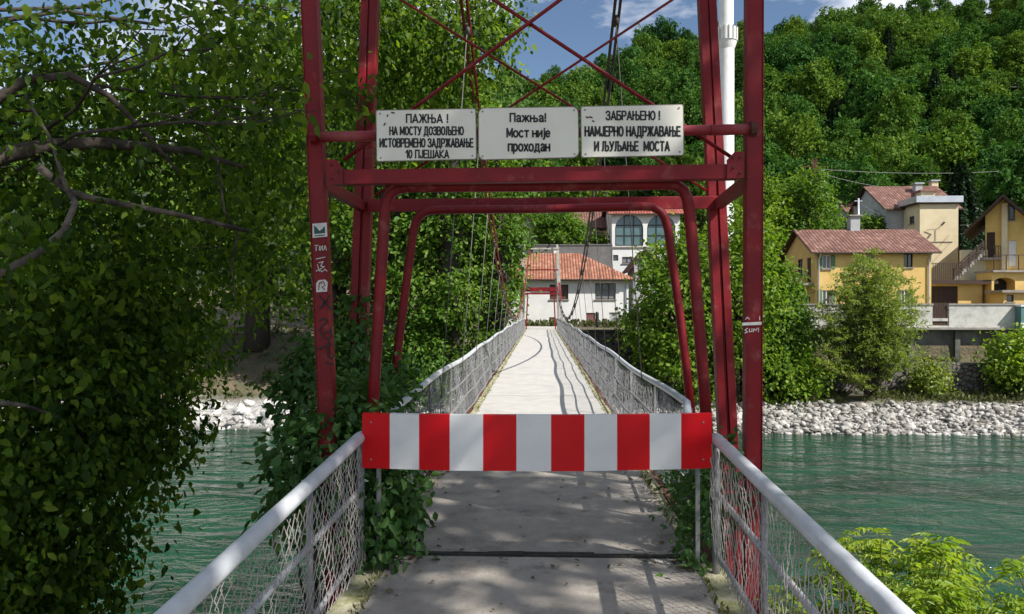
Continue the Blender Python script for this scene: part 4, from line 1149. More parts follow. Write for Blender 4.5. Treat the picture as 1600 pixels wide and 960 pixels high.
mb = MB(); mb.box(1.7, 13.4, 52.0, 52.45, -5.2, -.25); mb.box(1.6, 13.5, 51.9, 52.5, -.247, -.12); tag(mb.obj('retaining_wall', DARKSTONE), 'dark mossy stone retaining wall right of the far bridge end', 'wall')
mb = MB(); mb.box(-2.2, 1.69, 51.45, 52.45, -6.5, -.35); tag(mb.obj('far_abutment', STAIN), 'stained abutment under the far end of the bridge', 'abutment')
mb = MB()
for i in range(9):
    y = 53 + i * .75; mb.box(-18.6, -15.8, y, y + .6, -5, float(ground_z(-17.2, y)) + .22)
tag(mb.obj('stone_steps', DARKSTONE), 'dark stone steps climbing the left bank beside the ivy', 'steps')

# ------------------------------------------------------------------ houses
class House:
    def __init__(s, name, label, x0, x1, y0, y1, z0, z1, wall, rotz=0, loc=None, cat='house', group=None):
        s.t = thing(name, label, cat, loc or (0, 0, 0), group, rotz)
        s.b = (x0, x1, y0, y1, z0, z1); s.wall = wall; s.op = {'S': [], 'W': [], 'E': [], 'N': []}

    def pt(s, side, u, z, d=0.0):
        x0, x1, y0, y1, z0, z1 = s.b
        return {'S': (u, y0 + d, z), 'N': (u, y1 - d, z), 'W': (x0 + d, u, z), 'E': (x1 - d, u, z)}[side]

    def window(s, side, u0, u1, za, zb, nv=1, nh=0, frame=None, glass=None, name='window', depth=.14, fw=.07, shutters=None, sill=True, arch=False):
        s.op[side].append((u0, u1, za, zb, depth, arch))
        frame = frame or BROWN; glass = glass or GLASS
        mb = MB()
        def bar(ua, ub, z_a, z_b, d0, d1, m=mb):
            c = [s.pt(side, u, z, d) for d in (d0, d1) for u, z in ((ua, z_a), (ub, z_a), (ub, z_b), (ua, z_b))]
            n = len(m.v); m.v += c
            for q in ((0, 1, 2, 3), (7, 6, 5, 4), (0, 4, 5, 1), (1, 5, 6, 2), (2, 6, 7, 3), (3, 7, 4, 0)): m.f.append(tuple(n + i for i in q)); m.m.append(0)
        e = .004
        bar(u0 + e, u0 + fw, za + e, zb - e, depth - .07, depth - .002); bar(u1 - fw, u1 - e, za + e, zb - e, depth - .07, depth - .002)
        bar(u0 + fw, u1 - fw, za + e, za + fw, depth - .07, depth - .002); bar(u0 + fw, u1 - fw, zb - fw, zb - e, depth - .07, depth - .002)
        for i in range(nv): u = u0 + (u1 - u0) * (i + 1) / (nv + 1); bar(u - fw * .45, u + fw * .45, za + fw, zb - fw, depth - .06, depth - .012)
        for i in range(nh): z = za + (zb - za) * (i + 1) / (nh + 1); bar(u0 + fw, u1 - fw, z - fw * .45, z + fw * .45, depth - .055, depth - .015)
        wnd = mb.obj(name, frame, s.t)
        m2 = MB(); m2.face([s.pt(side, u, z, depth - .01) for u, z in ((u0, za), (u1, za), (u1, zb), (u0, zb))]); m2.obj('pane', glass, wnd)
        if sill:
            m3 = MB(); bar(u0 - .08, u1 + .08, za - .09, za - .006, -.10, -.003, m3); m3.obj('sill', CAP, wnd)
        if shutters:
            for a, b in ((u0 - (u1 - u0) * .5, u0 - .02), (u1 + .02, u1 + (u1 - u0) * .5)):
                m4 = MB(); bar(a, b, za, zb, -.06, -.012, m4)
                m4.obj('shutter', shutters, wnd)
        return wnd

    def panel(s, side, u0, u1, za, zb, mat, name='door', depth=.12):
        """a solid door leaf set in an opening, with a rail and a handle"""
        s.op[side].append((u0, u1, za, zb, depth, False))
        mb = MB(); mb.face([s.pt(side, u, z, depth - .008) for u, z in ((u0, za), (u1, za), (u1, zb), (u0, zb))])
        k = max(2, int((u1 - u0) / .35))
        for i in range(k):
            a = u0 + (u1 - u0) * i / k + .015; b = u0 + (u1 - u0) * (i + 1) / k - .015
            mb.face([s.pt(side, u, z, depth - .03) for u, z in ((a, za + .03), (b, za + .03), (b, zb - .03), (a, zb - .03))])
        d = mb.obj(name, mat, s.t)
        h = MB(); p = Vector(s.pt(side, u1 - .12, za + min(1.0, (zb - za) / 2), depth - .06)); h.box(p.x - .03, p.x + .03, p.y - .03, p.y + .03, p.z - .06, p.z + .06); h.obj('handle', STEEL, d)
        return d

    def finish(s, sides='SWEN', top=True):
        x0, x1, y0, y1, z0, z1 = s.b
        mb = MB()
        for side in sides:
            ua, ub = (x0, x1) if side in 'SN' else (y0, y1)
            ops = s.op[side]
            us = sorted({ua, ub, *[o[0] for o in ops], *[o[1] for o in ops]}); zs = sorted({z0, z1, *[o[2] for o in ops], *[o[3] for o in ops]})
            for i in range(len(us) - 1):
                for j in range(len(zs) - 1):
                    cu = (us[i] + us[i + 1]) / 2; cz = (zs[j] + zs[j + 1]) / 2
                    if any(o[0] < cu < o[1] and o[2] < cz < o[3] for o in ops): continue
                    mb.face([s.pt(side, u, z) for u, z in ((us[i], zs[j]), (us[i + 1], zs[j]), (us[i + 1], zs[j + 1]), (us[i], zs[j + 1]))])
            for (a, b, c, d, dp, arch) in ops:
                q = [(a, c), (b, c), (b, d), (a, d)]
                for k in range(4):
                    (u1_, z1_), (u2_, z2_) = q[k], q[(k + 1) % 4]
                    mb.face([s.pt(side, u1_, z1_), s.pt(side, u2_, z2_), s.pt(side, u2_, z2_, dp), s.pt(side, u1_, z1_, dp)])
                mb.face([s.pt(side, u, z, dp + .001) for u, z in q])
                if arch:      # fill the corners above the round head
                    n = 14; r_ = (b - a) / 2; cx = (a + b) / 2; zc = d - r_ * arch
                    for k in range(n):
                        t0 = math.pi * k / n; t1 = math.pi * (k + 1) / n
                        p0 = (cx - r_ * math.cos(t0), zc + r_ * arch * math.sin(t0)); p1 = (cx - r_ * math.cos(t1), zc + r_ * arch * math.sin(t1))
                        mb.face([s.pt(side, p0[0], p0[1]), s.pt(side, p1[0], p1[1]), s.pt(side, p1[0], d), s.pt(side, p0[0], d)])
                        mb.face([s.pt(side, p0[0], p0[1]), s.pt(side, p0[0], p0[1], dp), s.pt(side, p1[0], p1[1], dp), s.pt(side, p1[0], p1[1])])
        if top: mb.face([(x0, y0, z1), (x1, y0, z1), (x1, y1, z1), (x0, y1, z1)])
        return mb.obj('wall', s.wall, s.t)

    def roof(s, polys, mat, th=.14, edge=None, name='roof'):
        """polys: sloping outlines whose first edge is the eave; UVs in metres"""
        mb = MB(); mb.uv = []
        for pl in polys:
            q = [Vector(p) for p in pl]
            e = (q[1] - q[0]).normalized(); nrm = e.cross(q[2] - q[1]).normalized()
            if nrm.z < 0: nrm = -nrm
            up = nrm.cross(e)
            if up.z < 0: up = -up
            mb.face(q); mb.uv += [((p - q[0]).dot(e), (p - q[0]).dot(up)) for p in q]
            lo_ = [p - Vector((0, 0, th)) for p in q]
            n = len(q)
            mb.face(list(reversed(lo_)), 1); mb.uv += [(0, 0)] * n
            for i in range(n):
                j = (i + 1) % n; mb.face([q[i], lo_[i], lo_[j], q[j]], 1); mb.uv += [(0, 0)] * 4
        return mb.obj(name, [mat, edge or BROWN], s.t)

    def gable(s, axis, zr, ov, mat, sides=True, eo=.5, edge=None, th=.14):
        """gable roof with the ridge along axis 'x' or 'y'; ov = overhang past the verges, eo = past the eaves"""
        x0, x1, y0, y1, z0, z1 = s.b
        if axis == 'x':
            ym = (y0 + y1) / 2; k = (zr - z1) / (ym - y0); ze = z1 - k * eo
            A = [(x0 - ov, y0 - eo, ze + .1), (x1 + ov, y0 - eo, ze + .1), (x1 + ov, ym, zr + .1), (x0 - ov, ym, zr + .1)]
            B = [(x1 + ov, y1 + eo, ze + .1), (x0 - ov, y1 + eo, ze + .1), (x0 - ov, ym, zr + .1), (x1 + ov, ym, zr + .1)]
            gb = [[(x0, y0, z1), (x0, y1, z1), (x0, ym, zr - .06)], [(x1, y0, z1), (x1, y1, z1), (x1, ym, zr - .06)]]
        else:
            xm = (x0 + x1) / 2; k = (zr - z1) / (xm - x0); ze = z1 - k * eo
            A = [(x0 - eo, y0 - ov, ze + .1), (x0 - eo, y1 + ov, ze + .1), (xm, y1 + ov, zr + .1), (xm, y0 - ov, zr + .1)]
            B = [(x1 + eo, y0 - ov, ze + .1), (x1 + eo, y1 + ov, ze + .1), (xm, y1 + ov, zr + .1), (xm, y0 - ov, zr + .1)]
            gb = [[(x0, y0, z1), (x1, y0, z1), (xm, y0, zr - .06)], [(x0, y1, z1), (x1, y1, z1), (xm, y1, zr - .06)]]
        s.roof([A, B], mat, th, edge)
        for q in gb: mb = MB(); mb.face(q); mb.obj('gable', s.wall, s.t)

    def hip(s, zr, rx0, rx1, eo, mat):
        x0, x1, y0, y1, z0, z1 = s.b; ym = (y0 + y1) / 2
        a, b, c, d = (x0 - eo, y0 - eo, z1 + .02), (x1 + eo, y0 - eo, z1 + .02), (x1 + eo, y1 + eo, z1 + .02), (x0 - eo, y1 + eo, z1 + .02)
        r0, r1 = (rx0, ym, zr), (rx1, ym, zr)
        s.roof([[a, b, r1, r0], [b, c, r1], [c, d, r0, r1], [d, a, r0]], mat)

    def boxpart(s, name, mat, *bx, parent=None):
        mb = MB()
        for q in bx: mb.box(*q)
        return mb.obj(name, mat, parent or s.t)

    def chimney(s, x, y, z0, z1, w, mat, cap=CAP):
        c = s.boxpart('chimney', mat, (x - w / 2, x + w / 2, y - w / 2, y + w / 2, z0, z1))
        s.boxpart('chimney_cap', cap, (x - w * .7, x + w * .7, y - w * .7, y + w * .7, z1 + .004, z1 + .12), parent=c)


def railing_part(h, name, x0, x1, y, z0, z1, mat, n, r=.025):
    mb = MB(); mb.beam((x0, y, z1), (x1, y, z1), .06, .06); mb.beam((x0, y, z0 + .1), (x1, y, z0 + .1), .04, .04)
    for i in range(n + 1): x = x0 + (x1 - x0) * i / n; mb.beam((x, y, z0), (x, y, z1), r, r)
    return mb.obj(name, mat, h.t)


TILE_O = tile_mat('orange_pan_tiles', (.37, .16, .10), (.31, .13, .085), (.44, .22, .15), tw=.26, th=.36)
TILE_B = tile_mat('brown_roof_tiles', (.22, .115, .09), (.17, .085, .07), (.28, .16, .125), tw=.30, th=.40)
TILE_R = tile_mat('red_roof_tiles', (.38, .10, .07), (.30, .08, .06), (.44, .16, .11), tw=.30, th=.40)
WHITE = M('white_render', (.74, .74, .73), (.66, .66, .65), rough=.85, scale=1.2, bump=.1, bscale=20, dirt=(.52, .50, .47), dscale=.45, dlo=.58, dhi=.8)
YELL = M('yellow_ochre_render', (.66, .46, .16), (.58, .39, .13), rough=.85, scale=1.1, bump=.1, bscale=20, dirt=(.48, .34, .14), dscale=.5, dlo=.55, dhi=.75)
CREAM = M('cream_render', (.66, .57, .38), (.58, .49, .32), rough=.85, scale=.9, bump=.1, bscale=16, dirt=(.46, .38, .25), dscale=.5, dlo=.56, dhi=.75)
GREYW = M('grey_render', (.40, .41, .42), (.32, .33, .34), rough=.9, scale=1.2)
PEACH = M('peach_render', (.60, .45, .33), (.52, .38, .28), rough=.9, scale=1.2)
DKGREY = M('dark_grey_wall', (.17, .17, .17), (.12, .12, .12), rough=.9, scale=1.5)
GREENSH = M('green_shutter', (.12, .20, .10), (.09, .16, .08), rough=.6)
METAL = M('pale_sheet_metal', (.55, .58, .62), (.45, .48, .52), rough=.4, metal=.6, scale=2)
CURT = M('grey_curtain', (.22, .23, .24), (.12, .13, .14), rough=.3, scale=1.5, spec=.7)

def X(px, Y): return P(px, 480, Y).x
def Zp(py, Y): return P(845, py, Y).z

# white house facing the bridge
Y = 66
h = House('white_house', 'white two storey house with orange tiled hip roof at the end of the bridge', -4.6, X(982, Y), Y, Y + 8, -.3, Zp(437, Y), WHITE)
h.window('S', X(859, Y), X(888, Y), Zp(468, Y), Zp(445, Y), nv=1, glass=M('brown_blind', (.10, .06, .045), (.07, .04, .03), rough=.5))
h.window('S', X(930, Y), X(962, Y), Zp(468, Y), Zp(443, Y), nv=2, glass=CURT)
h.window('S', X(916, Y), X(930, Y), Zp(504, Y), Zp(489, Y), nv=4, frame=M('barred_red', (.25, .05, .05), (.18, .04, .04)), glass=WHITE, fw=.09)
h.panel('S', X(952, Y), X(969, Y), Zp(514, Y) , Zp(488.5, Y), GREYW)
h.window('S', X(941, Y), X(949, Y), Zp(505, Y), Zp(498, Y), nv=0, sill=False)
h.window('S', X(858, Y), X(868, Y), Zp(510, Y), Zp(496, Y), nv=0, frame=RED_FADED, glass=PEACH, sill=False)
h.finish(); h.hip(Zp(396, 70), -.7, X(905, 70), .55, TILE_O)
mb = MB(); mb.tube([(X(845, 65.4), 65.4, h.b[5] - .06), (X(985, 65.4), 65.4, h.b[5] - .06)], .06, 8); mb.obj('gutter', BROWN, h.t)
h.chimney(1.5, 71.6, 5.8, 7.0, .5, WHITE)
mb = MB(); mb.tube([(h.b[1] - .2, 65.45, h.b[5] - .1), (h.b[1] - .2, 65.9, h.b[5] - .5), (h.b[1] - .2, 65.9, -.2)], .055, 8); mb.obj('downpipe', METAL, h.t)
mb = MB(); mb.lathe(X(933, 60), 60, [(.14, -.4), (.14, .95), (.10, 1.05), (0, 1.06)], 12); tag(mb.obj('bollard', M('black_cast_iron', (.02, .02, .02), (.03, .03, .03), rough=.5)), 'thick black bollard post beside the dark wall in front of the white house', 'bollard')

# white building with arched windows
Y = 80
h = House('arched_building', 'white building with tall arched dark windows above the white house', X(956, Y), X(1062, Y), Y, Y + 9, 2, Zp(334, Y), WHITE, cat='building')
for a, b in ((961, 1005), (1011, 1055)):
    h.window('S', X(a, Y), X(b, Y), Zp(385, Y), Zp(336.5, Y), nv=2, nh=2, frame=M('black_frame', (.015, .018, .02), (.02, .02, .022), rough=.4), glass=GLASS_T, depth=.25, fw=.12, arch=1.0, sill=False)
h.window('S', X(958, Y), X(966, Y), Zp(408, Y), Zp(399, Y), nv=0, sill=False); h.window('S', X(972, Y), X(988, Y), Zp(412, Y), Zp(402, Y), nv=1, glass=CURT)
h.finish(); h.gable('x', Zp(318, 84.5), .5, TILE_R, eo=.5)
h.boxpart('wall_band', CAP, (X(955, Y), X(1062, Y), Y - .12, Y - .003, Zp(388, Y), Zp(386, Y)))

Y = 76
mb = MB(); mb.box(X(833, Y), X(957, Y), Y, Y + .4, 1, Zp(384, Y)); mb.box(X(833, Y), X(957, Y), Y - .06, Y + .46, Zp(384, Y) + .003, Zp(382, Y)); tag(mb.obj('terrace_wall', DKGREY), 'dark grey terrace wall above the orange roof', 'wall')
Y = 86
h = House('peach_house', 'peach house with brown tiled roof beside the arched building', X(893, Y), X(957, Y), Y, Y + 7, 4, Zp(352, Y), PEACH)
h.window('S', X(905, Y), X(916, Y), Zp(386, Y), Zp(366, Y), nv=0); h.window('S', X(926, Y), X(943, Y), Zp(388, Y), Zp(364, Y), nv=1)
h.window('S', X(931, Y), X(946, Y), Zp(361, Y), Zp(355, Y), nv=0, sill=False)
h.finish(); h.gable('x', Zp(326, 89.5), .6, TILE_B, eo=.7)
Y = 80
h = House('gabled_house', 'white gabled house with red roof half hidden by leaves left of the bridge end', X(806, Y), X(843, Y), Y, Y + 7, 2, Zp(366, Y), WHITE)
h.window('S', X(822, Y), X(832, Y), Zp(390, Y), Zp(376, Y), nv=1); h.finish(); h.gable('y', Zp(336, Y), .5, TILE_R, eo=.5)
Y = 72
h = House('small_house', 'small dark gabled house tucked behind the trees right of the white house', X(990, Y), X(1026, Y), Y, Y + 5, 0, Zp(414, Y), GREYW)
h.window('S', X(997, Y), X(1007, Y), Zp(436, Y), Zp(422, Y), nv=1); h.finish(); h.gable('y', Zp(392, Y), .6, TILE_B, eo=.6)

# yellow house on the right
Y = 62
x0, x1 = X(1274, Y), X(1455, Y)
h = House('yellow_house', 'yellow ochre house with long brown tiled roof behind the willow', x0, x1, Y, Y + 7.6, 0, Zp(392, Y), YELL)
h.window('S', X(1412, Y), X(1426, Y), Zp(419, Y), Zp(398, Y), nv=1)
h.window('S', X(1408, Y), X(1420, Y), Zp(474, Y), Zp(454, Y), nv=1, shutters=GREENSH, frame=WHITE)
h.window('S', X(1285, Y), X(1298, Y), Zp(421, Y), Zp(400, Y), nv=1, frame=WHITE, shutters=GREENSH)
h.window('S', X(1285, Y), X(1298, Y), Zp(476, Y), Zp(454, Y), nv=1, frame=WHITE, shutters=GREENSH)
h.window('S', X(1345, Y), X(1358, Y), Zp(421, Y), Zp(400, Y), nv=1, frame=WHITE, shutters=GREENSH)
h.window('S', X(1345, Y), X(1358, Y), Zp(476, Y), Zp(454, Y), nv=1, frame=WHITE, shutters=GREENSH)
h.panel('W', 63.0, 64.0, 3.5, 5.6, BROWN); h.window('W', 65.0, 66.2, 4.2, 5.6, nv=1)
h.window('W', 63.2, 64.6, 1.0, 2.5, nv=1, frame=WHITE); h.window('W', 65.6, 66.8, 1.0, 2.5, nv=1, frame=WHITE)
h.finish(); h.gable('x', Zp(362.5, 65.8), .55, TILE_B, eo=.6)
h.boxpart('balcony_slab', CAP, (x0 - 1.3, x0 - .003, 62.3, 67.5, 3.25, 3.42))
mb = MB()
for i in range(19): y = 62.35 + i * .28; mb.beam((x0 - 1.25, y, 3.42), (x0 - 1.25, y, 4.4), .03, .03)
mb.beam((x0 - 1.25, 62.3, 4.4), (x0 - 1.25, 67.5, 4.4), .06, .06, up=(0, 0, 1)); mb.obj('balcony_railing', BROWN, h.t)
h.boxpart('awning', CAP, (x0 - 1.6, x0 - 1.31, 62.2, 67.6, 3.2, 3.3))
h.chimney(X(1334, 65.8), 65.9, 7.6, Zp(341, 65.8), .8, GREYW)
mb = MB(); cz = Zp(341, 65.8); cxx = X(1334, 65.8); mb.lathe(cxx, 65.9, [(.16, cz + .12), (.16, cz + .9), (.0, cz + .9)], 10); mb.obj('chimney_pipe', BROWN, h.t)
mb = MB(); mb.tube([(x0 - .3, 61.42, h.b[5] - .3), (x1 + .5, 61.42, h.b[5] - .3)], .06, 8); mb.obj('gutter', BROWN, h.t)

for xx in (x0 + .25, x1 - .25):
    mb = MB(); mb.tube([(xx, 61.45, h.b[5] - .35), (xx, 61.9, h.b[5] - .8), (xx, 61.9, .2)], .06, 8); mb.obj('downpipe', METAL, h.t)

# grey house with its cream tower
Y = 78
h = House('grey_house', 'grey rendered house with brown roof behind the cream tower house', X(1385, Y), X(1492, Y), Y, Y + 9, 2, Zp(326, Y), GREYW)
h.window('S', X(1415, Y), X(1426, Y), Zp(355, Y), Zp(343, Y), nv=1, frame=WHITE); h.window('S', X(1428, Y), X(1436, Y), Zp(352, Y), Zp(338, Y), nv=0)
h.finish(); h.gable('x', Zp(296, 82.5), .5, TILE_B, eo=.6)
h.chimney(X(1433, 81), 81, 13, Zp(292, 81), .7, GREYW, METAL); h.chimney(X(1458, 83), 83, 13.5, Zp(288, 83), .7, CREAM, METAL)
h.boxpart('dormer', CREAM, (X(1440, 79), X(1462, 79), 79.2, 81.5, 12, Zp(303, 79))); h.boxpart('dormer_roof', TILE_B, (X(1438, 79), X(1464, 79), 79.0, 81.8, Zp(303, 79) + .003, Zp(303, 79) + .2))
Y = 74.5
h = House('tower_house', 'tall cream house block with flat metal roof and a half round window', X(1437, Y), X(1497, Y), Y, Y + 3.3, 1, Zp(322, Y), CREAM)
h.window('W', 75.0, 76.6, Zp(380, Y), Zp(364, Y), nv=1, arch=1.0, sill=False, depth=.2); h.window('W', 75.6, 76.6, Zp(350, Y), Zp(338, Y), nv=0)
h.finish(); 
h.boxpart('roof', METAL, (h.b[0] - .5, h.b[1] + .3, Y - .35, Y + 3.6, h.b[5] + .12, h.b[5] + .75)); h.boxpart('roof_edge', BROWN, (h.b[0] - .4, h.b[1] + .2, Y - .25, Y + 3.5, h.b[5] + .003, h.b[5] + .117))
h.boxpart('string_course', CAP, (X(1452, Y), X(1488, Y), Y - .05, Y - .003, Zp(381, Y), Zp(379.5, Y)))
mb = MB(); mb.tube([(X(1447, Y - .1), Y - .1, Zp(362, Y)), (X(1463, Y - .1), Y - .3, Zp(361, Y)), (X(1466, Y - .1), Y - .6, Zp(356, Y))], .035, 6); mb.tube([(X(1463, Y - .2), Y - .06, Zp(361, Y)), (X(1463, Y - .2), Y - .06, Zp(379, Y))], .025, 6); mb.tube([(X(1466, Y - .1), Y - .6, Zp(356, Y)), (X(1470, Y - .1), Y - .75, Zp(351, Y))], .1, 8); mb.obj('wall_lamp', STEEL, h.t)
Y = 90
h = House('hillside_cottage', 'small grey cottage with brown roof below the forest left of the grey house', X(1323, Y), X(1366, Y), Y, Y + 5, 5, Zp(331, Y), GREYW)
h.window('S', X(1335, Y), X(1342, Y), Zp(345, Y), Zp(336, Y), nv=0); h.finish(); h.gable('x', Zp(315, 92.5), .4, TILE_B, eo=.5)

# ochre house at the right edge
Y = 64
h = House('garage', 'low ochre garage with dark doors and flat terrace roof', X(1450, Y), X(1549, Y), Y, Y + 5, 0, Zp(443, Y), YELL, cat='garage')
h.panel('S', X(1453, Y), X(1497, Y), .02, Zp(448, Y), BROWN); h.window('S', X(1535, Y), X(1547, Y), .05, Zp(446, Y), nv=0, sill=False, depth=.8)
h.finish(); h.boxpart('roof', METAL, (h.b[0] - .3, h.b[1] + .1, Y - .7, Y + 5, h.b[5] + .003, h.b[5] + .12)); h.boxpart('roof_edge', BROWN, (h.b[0] - .3, h.b[1] + .1, Y - .78, Y - .703, h.b[5] - .1, h.b[5] + .22))
z = h.b[5] + .13
railing_part(h, 'terrace_railing', X(1453, 65), X(1500, 65), 65.2, z, Zp(413, 65), BROWN, 14, r=.05)
mb = MB(); mb.box(X(1503, 66.5), X(1549, 66.5), 66.6, 66.9, z, Zp(392, 66)); mb.obj('stair_wall', CREAM, h.t)
stp = MB()
sa = (X(1484, 66), Zp(440, 66)); sb = (X(1533, 66), Zp(396, 66))
for i in range(12):
    t = i / 12; xx = sa[0] + (sb[0] - sa[0]) * t; zz = sa[1] + (sb[1] - sa[1]) * (i + 1) / 12; stp.box(xx, xx + (sb[0] - sa[0]) / 12 + .03, 65.5, 66.55, zz - .3, zz)
stair = stp.obj('stairs', CAP, h.t)
for yy in (65.45,):
    for dz in (.45, .75, 1.0): mb = MB(); mb.beam((sa[0], yy, sa[1] + dz), (sb[0], yy, sb[1] + dz), .10, .05); mb.obj('stair_rail', BROWN, stair)
for u in np.linspace(0, 1, 5): mb = MB(); xx = sa[0] + (sb[0] - sa[0]) * u; zz = sa[1] + (sb[1] - sa[1]) * u; mb.beam((xx, 65.42, zz - .2), (xx, 65.42, zz + 1.05), .07, .06); mb.obj('stair_post', BROWN, stair)

ap = P(1570, 306, 66)
# the gable house stands turned; local +y runs along its ridge
ANG = R(-32)
h = House('ochre_house', 'ochre gabled house with balconies and deep dark eaves at the right edge', -.8, 2.7, 0, 9, 0, 8.6, YELL, rotz=ANG, loc=(ap.x - .6, 66.2, 0))
zt = lambda py: Zp(py, 66)
h.panel('S', -.70, -.08, zt(406), zt(365), BROWN); h.window('S', .90, 1.32, zt(348), zt(322), nv=0, frame=BROWN, depth=-.02); h.op['S'].pop(); h.panel('S', .90, 1.45, zt(419), zt(379), WHITE)
h.finish()
zr = ap.z
h.roof([[(-2.3, -1.3, 8.1), (-2.3, 9.5, 8.1), (.5, 9.5, zr), (.5, -1.3, zr)], [(3.3, -1.3, 8.1), (3.3, 9.5, 8.1), (.5, 9.5, zr), (.5, -1.3, zr)]], TILE_B, th=.28)
mb = MB(); mb.face([(-.8, 0, 8.6), (2.7, 0, 8.6), (2.7, 0, 8.72), (.5, 0, zr - .3), (-.8, 0, 9.5)]); mb.obj('gable', YELL, h.t)
h.boxpart('pillar', CREAM, (.40, .82, -.35, -.003, 3, 10.4))
h.boxpart('balcony_slab', CAP, (-1.3, .38, -1.2, -.004, zt(408), zt(405)))
railing_part(h, 'balcony_railing', -1.3, .36, -1.15, zt(405), zt(388), BROWN, 9, r=.05)
Y = 63.2
h = House('ochre_porch', 'ochre ground floor porch with dark arch and a balcony on top', X(1549, Y) + .02, X(1549, Y) + 9, Y, Y + 2.2, 0, Zp(427, Y), YELL, cat='porch')
h.window('S', X(1553, Y), X(1586, Y), .05, Zp(435, Y), nv=0, depth=1.2, arch=.45, sill=False, fw=.04, glass=M('dark_interior', (.03, .026, .022), (.02, .018, .016), rough=.9)); h.finish()
h.boxpart('balcony_slab', CAP, (h.b[0] - .1, h.b[1], Y - .4, Y + 2.4, h.b[5] + .003, h.b[5] + .16))
railing_part(h, 'balcony_railing', h.b[0], h.b[1], Y - .3, h.b[5] + .16, Zp(401, Y), BROWN, 9, r=.06)
Y = 60.5
h = House('garden_shed', 'small ochre shed with flat grey roof below the arch', X(1568, Y), X(1568, Y) + 5, Y, Y + 1.8, 0, Zp(458, Y), YELL, cat='shed')
h.window('S', X(1573, Y), X(1584, Y), Zp(472, Y), Zp(461, Y), nv=0); h.finish(); h.boxpart('roof', CAP, (h.b[0] - .3, h.b[1], Y - .35, Y + 2, h.b[5] + .003, h.b[5] + .2))
kx = X(1590, 54)
k = thing('wall_cabinet', 'narrow white and teal cabinet standing on the parapet wall at the right edge', 'cabinet', (kx, 53.9, .0))
mb = MB(); mb.box(kx, kx + 1.1, 53.6, 54.22, .0, 1.5); mb.obj('body', M('teal_panel', (.10, .22, .22), (.08, .18, .18), rough=.5)).matrix_world
rel(bpy.data.objects['body'], k); mb = MB(); mb.box(kx - .06, kx + 1.16, 53.54, 54.23, 1.503, 1.62); mb.box(kx - .05, kx + 1.15, 53.55, 53.597, .0, .35); rel(mb.obj('trim', WHITE), k)

# minaret
mx_ = X(1134, 88)
mi = thing('minaret', 'slender white minaret with a balcony rising behind the red tower legs', 'minaret', (mx_, 88, 2))
mb = MB(); mb.lathe(mx_, 88, [(1.25, 2), (1.2, 9), (.93, 10.5), (.93, 33)], 32); rel(mb.obj('shaft', WHITE, smooth=True), mi)
zb = Zp(70, 88)
mb = MB(); mb.lathe(mx_, 88, [(.95, zb - .9), (1.1, zb - .5), (1.25, zb), (1.32, zb + .02), (1.32, zb + 1.5), (1.22, zb + 1.5), (1.22, zb + .2), (.8, zb + .2)], 24); rel(mb.obj('balcony', WHITE), mi)
mb = MB(); mb.lathe(mx_, 88, [(.85, zb), (.85, zb + 8)], 32); rel(mb.obj('upper_shaft', WHITE, smooth=True), mi)
mb = MB(); mb.lathe(mx_, 88, [(1.0, zb + 8), (.0, zb + 14)], 24); rel(mb.obj('spire', METAL), mi)
mb = MB()
for i in range(16): a = i / 16 * 2 * math.pi; mb.box(mx_ + 1.33 * math.cos(a) - .05, mx_ + 1.33 * math.cos(a) + .05, 88 + 1.33 * math.sin(a) - .05, 88 + 1.33 * math.sin(a) + .05, zb + .1, zb + 1.62)
rel(mb.obj('balusters', CAP), mi)

# poles and wires
px_ = X(1272, 80)
p = thing('lattice_mast', 'rusty lattice mast among the trees left of the yellow house roof', 'mast', (px_, 80, 2))
mb = MB(); zt0, zt1 = 2, Zp(252, 80)
for sx in (-1, 1):
    for sy in (-1, 1): mb.beam((px_ + sx * .6, 80 + sy * .6, zt0), (px_ + sx * .18, 80 + sy * .18, zt1), .09, .09)
nseg = 12
for i in range(nseg):
    t0, t1 = i / nseg, (i + 1) / nseg; w0 = .6 - .42 * t0; w1 = .6 - .42 * t1; za = zt0 + (zt1 - zt0) * t0; zb_ = zt0 + (zt1 - zt0) * t1; s = 1 if i % 2 else -1
    for sy in (-1, 1): mb.beam((px_ - s * w0, 80 + sy * w0, za), (px_ + s * w1, 80 + sy * w1, zb_), .05, .05)
rel(mb.obj('lattice', RUST), p)
mb = MB(); mb.beam((px_ - 1.2, 80, zt1 - .8), (px_ + 1.2, 80, zt1 - .8), .1, .1); rel(mb.obj('cross_arm', RUST), p)
pp = X(1341, 76)
p = thing('utility_pole', 'pale slim utility pole rising behind the yellow house roof', 'pole', (pp, 76, 1)); mb = MB(); mb.tube([(pp, 76, 1), (pp, 76, Zp(313, 76))], [.13, .09], 10); rel(mb.obj('shaft', METAL, smooth=True), p)
mb = MB(); mb.beam((pp - .4, 76, Zp(317, 76)), (pp + .4, 76, Zp(317, 76)), .08, .08); rel(mb.obj('cross_arm', METAL), p)
wires = [((1272, 264, 80), (1560, 268, 90), .35, 'upper overhead wire from the lattice mast across the forest'), ((1272, 268, 80), (1480, 300, 86), .6, 'lower overhead wire from the lattice mast to the grey house'), ((1341, 316, 76), (1400, 342, 79), .3, 'short overhead wire from the slim pole to the grey house'), ((1272, 300, 80), (1120, 345, 84), .6, 'overhead wire running left from the lattice mast into the trees'),
         ((1500, 352, 74), (1562, 336, 66), .25, 'overhead wire joining the cream tower house to the ochre house, upper of two'), ((1500, 366, 74), (1562, 340, 66), .25, 'overhead wire joining the cream tower house to the ochre house, lower of two')]
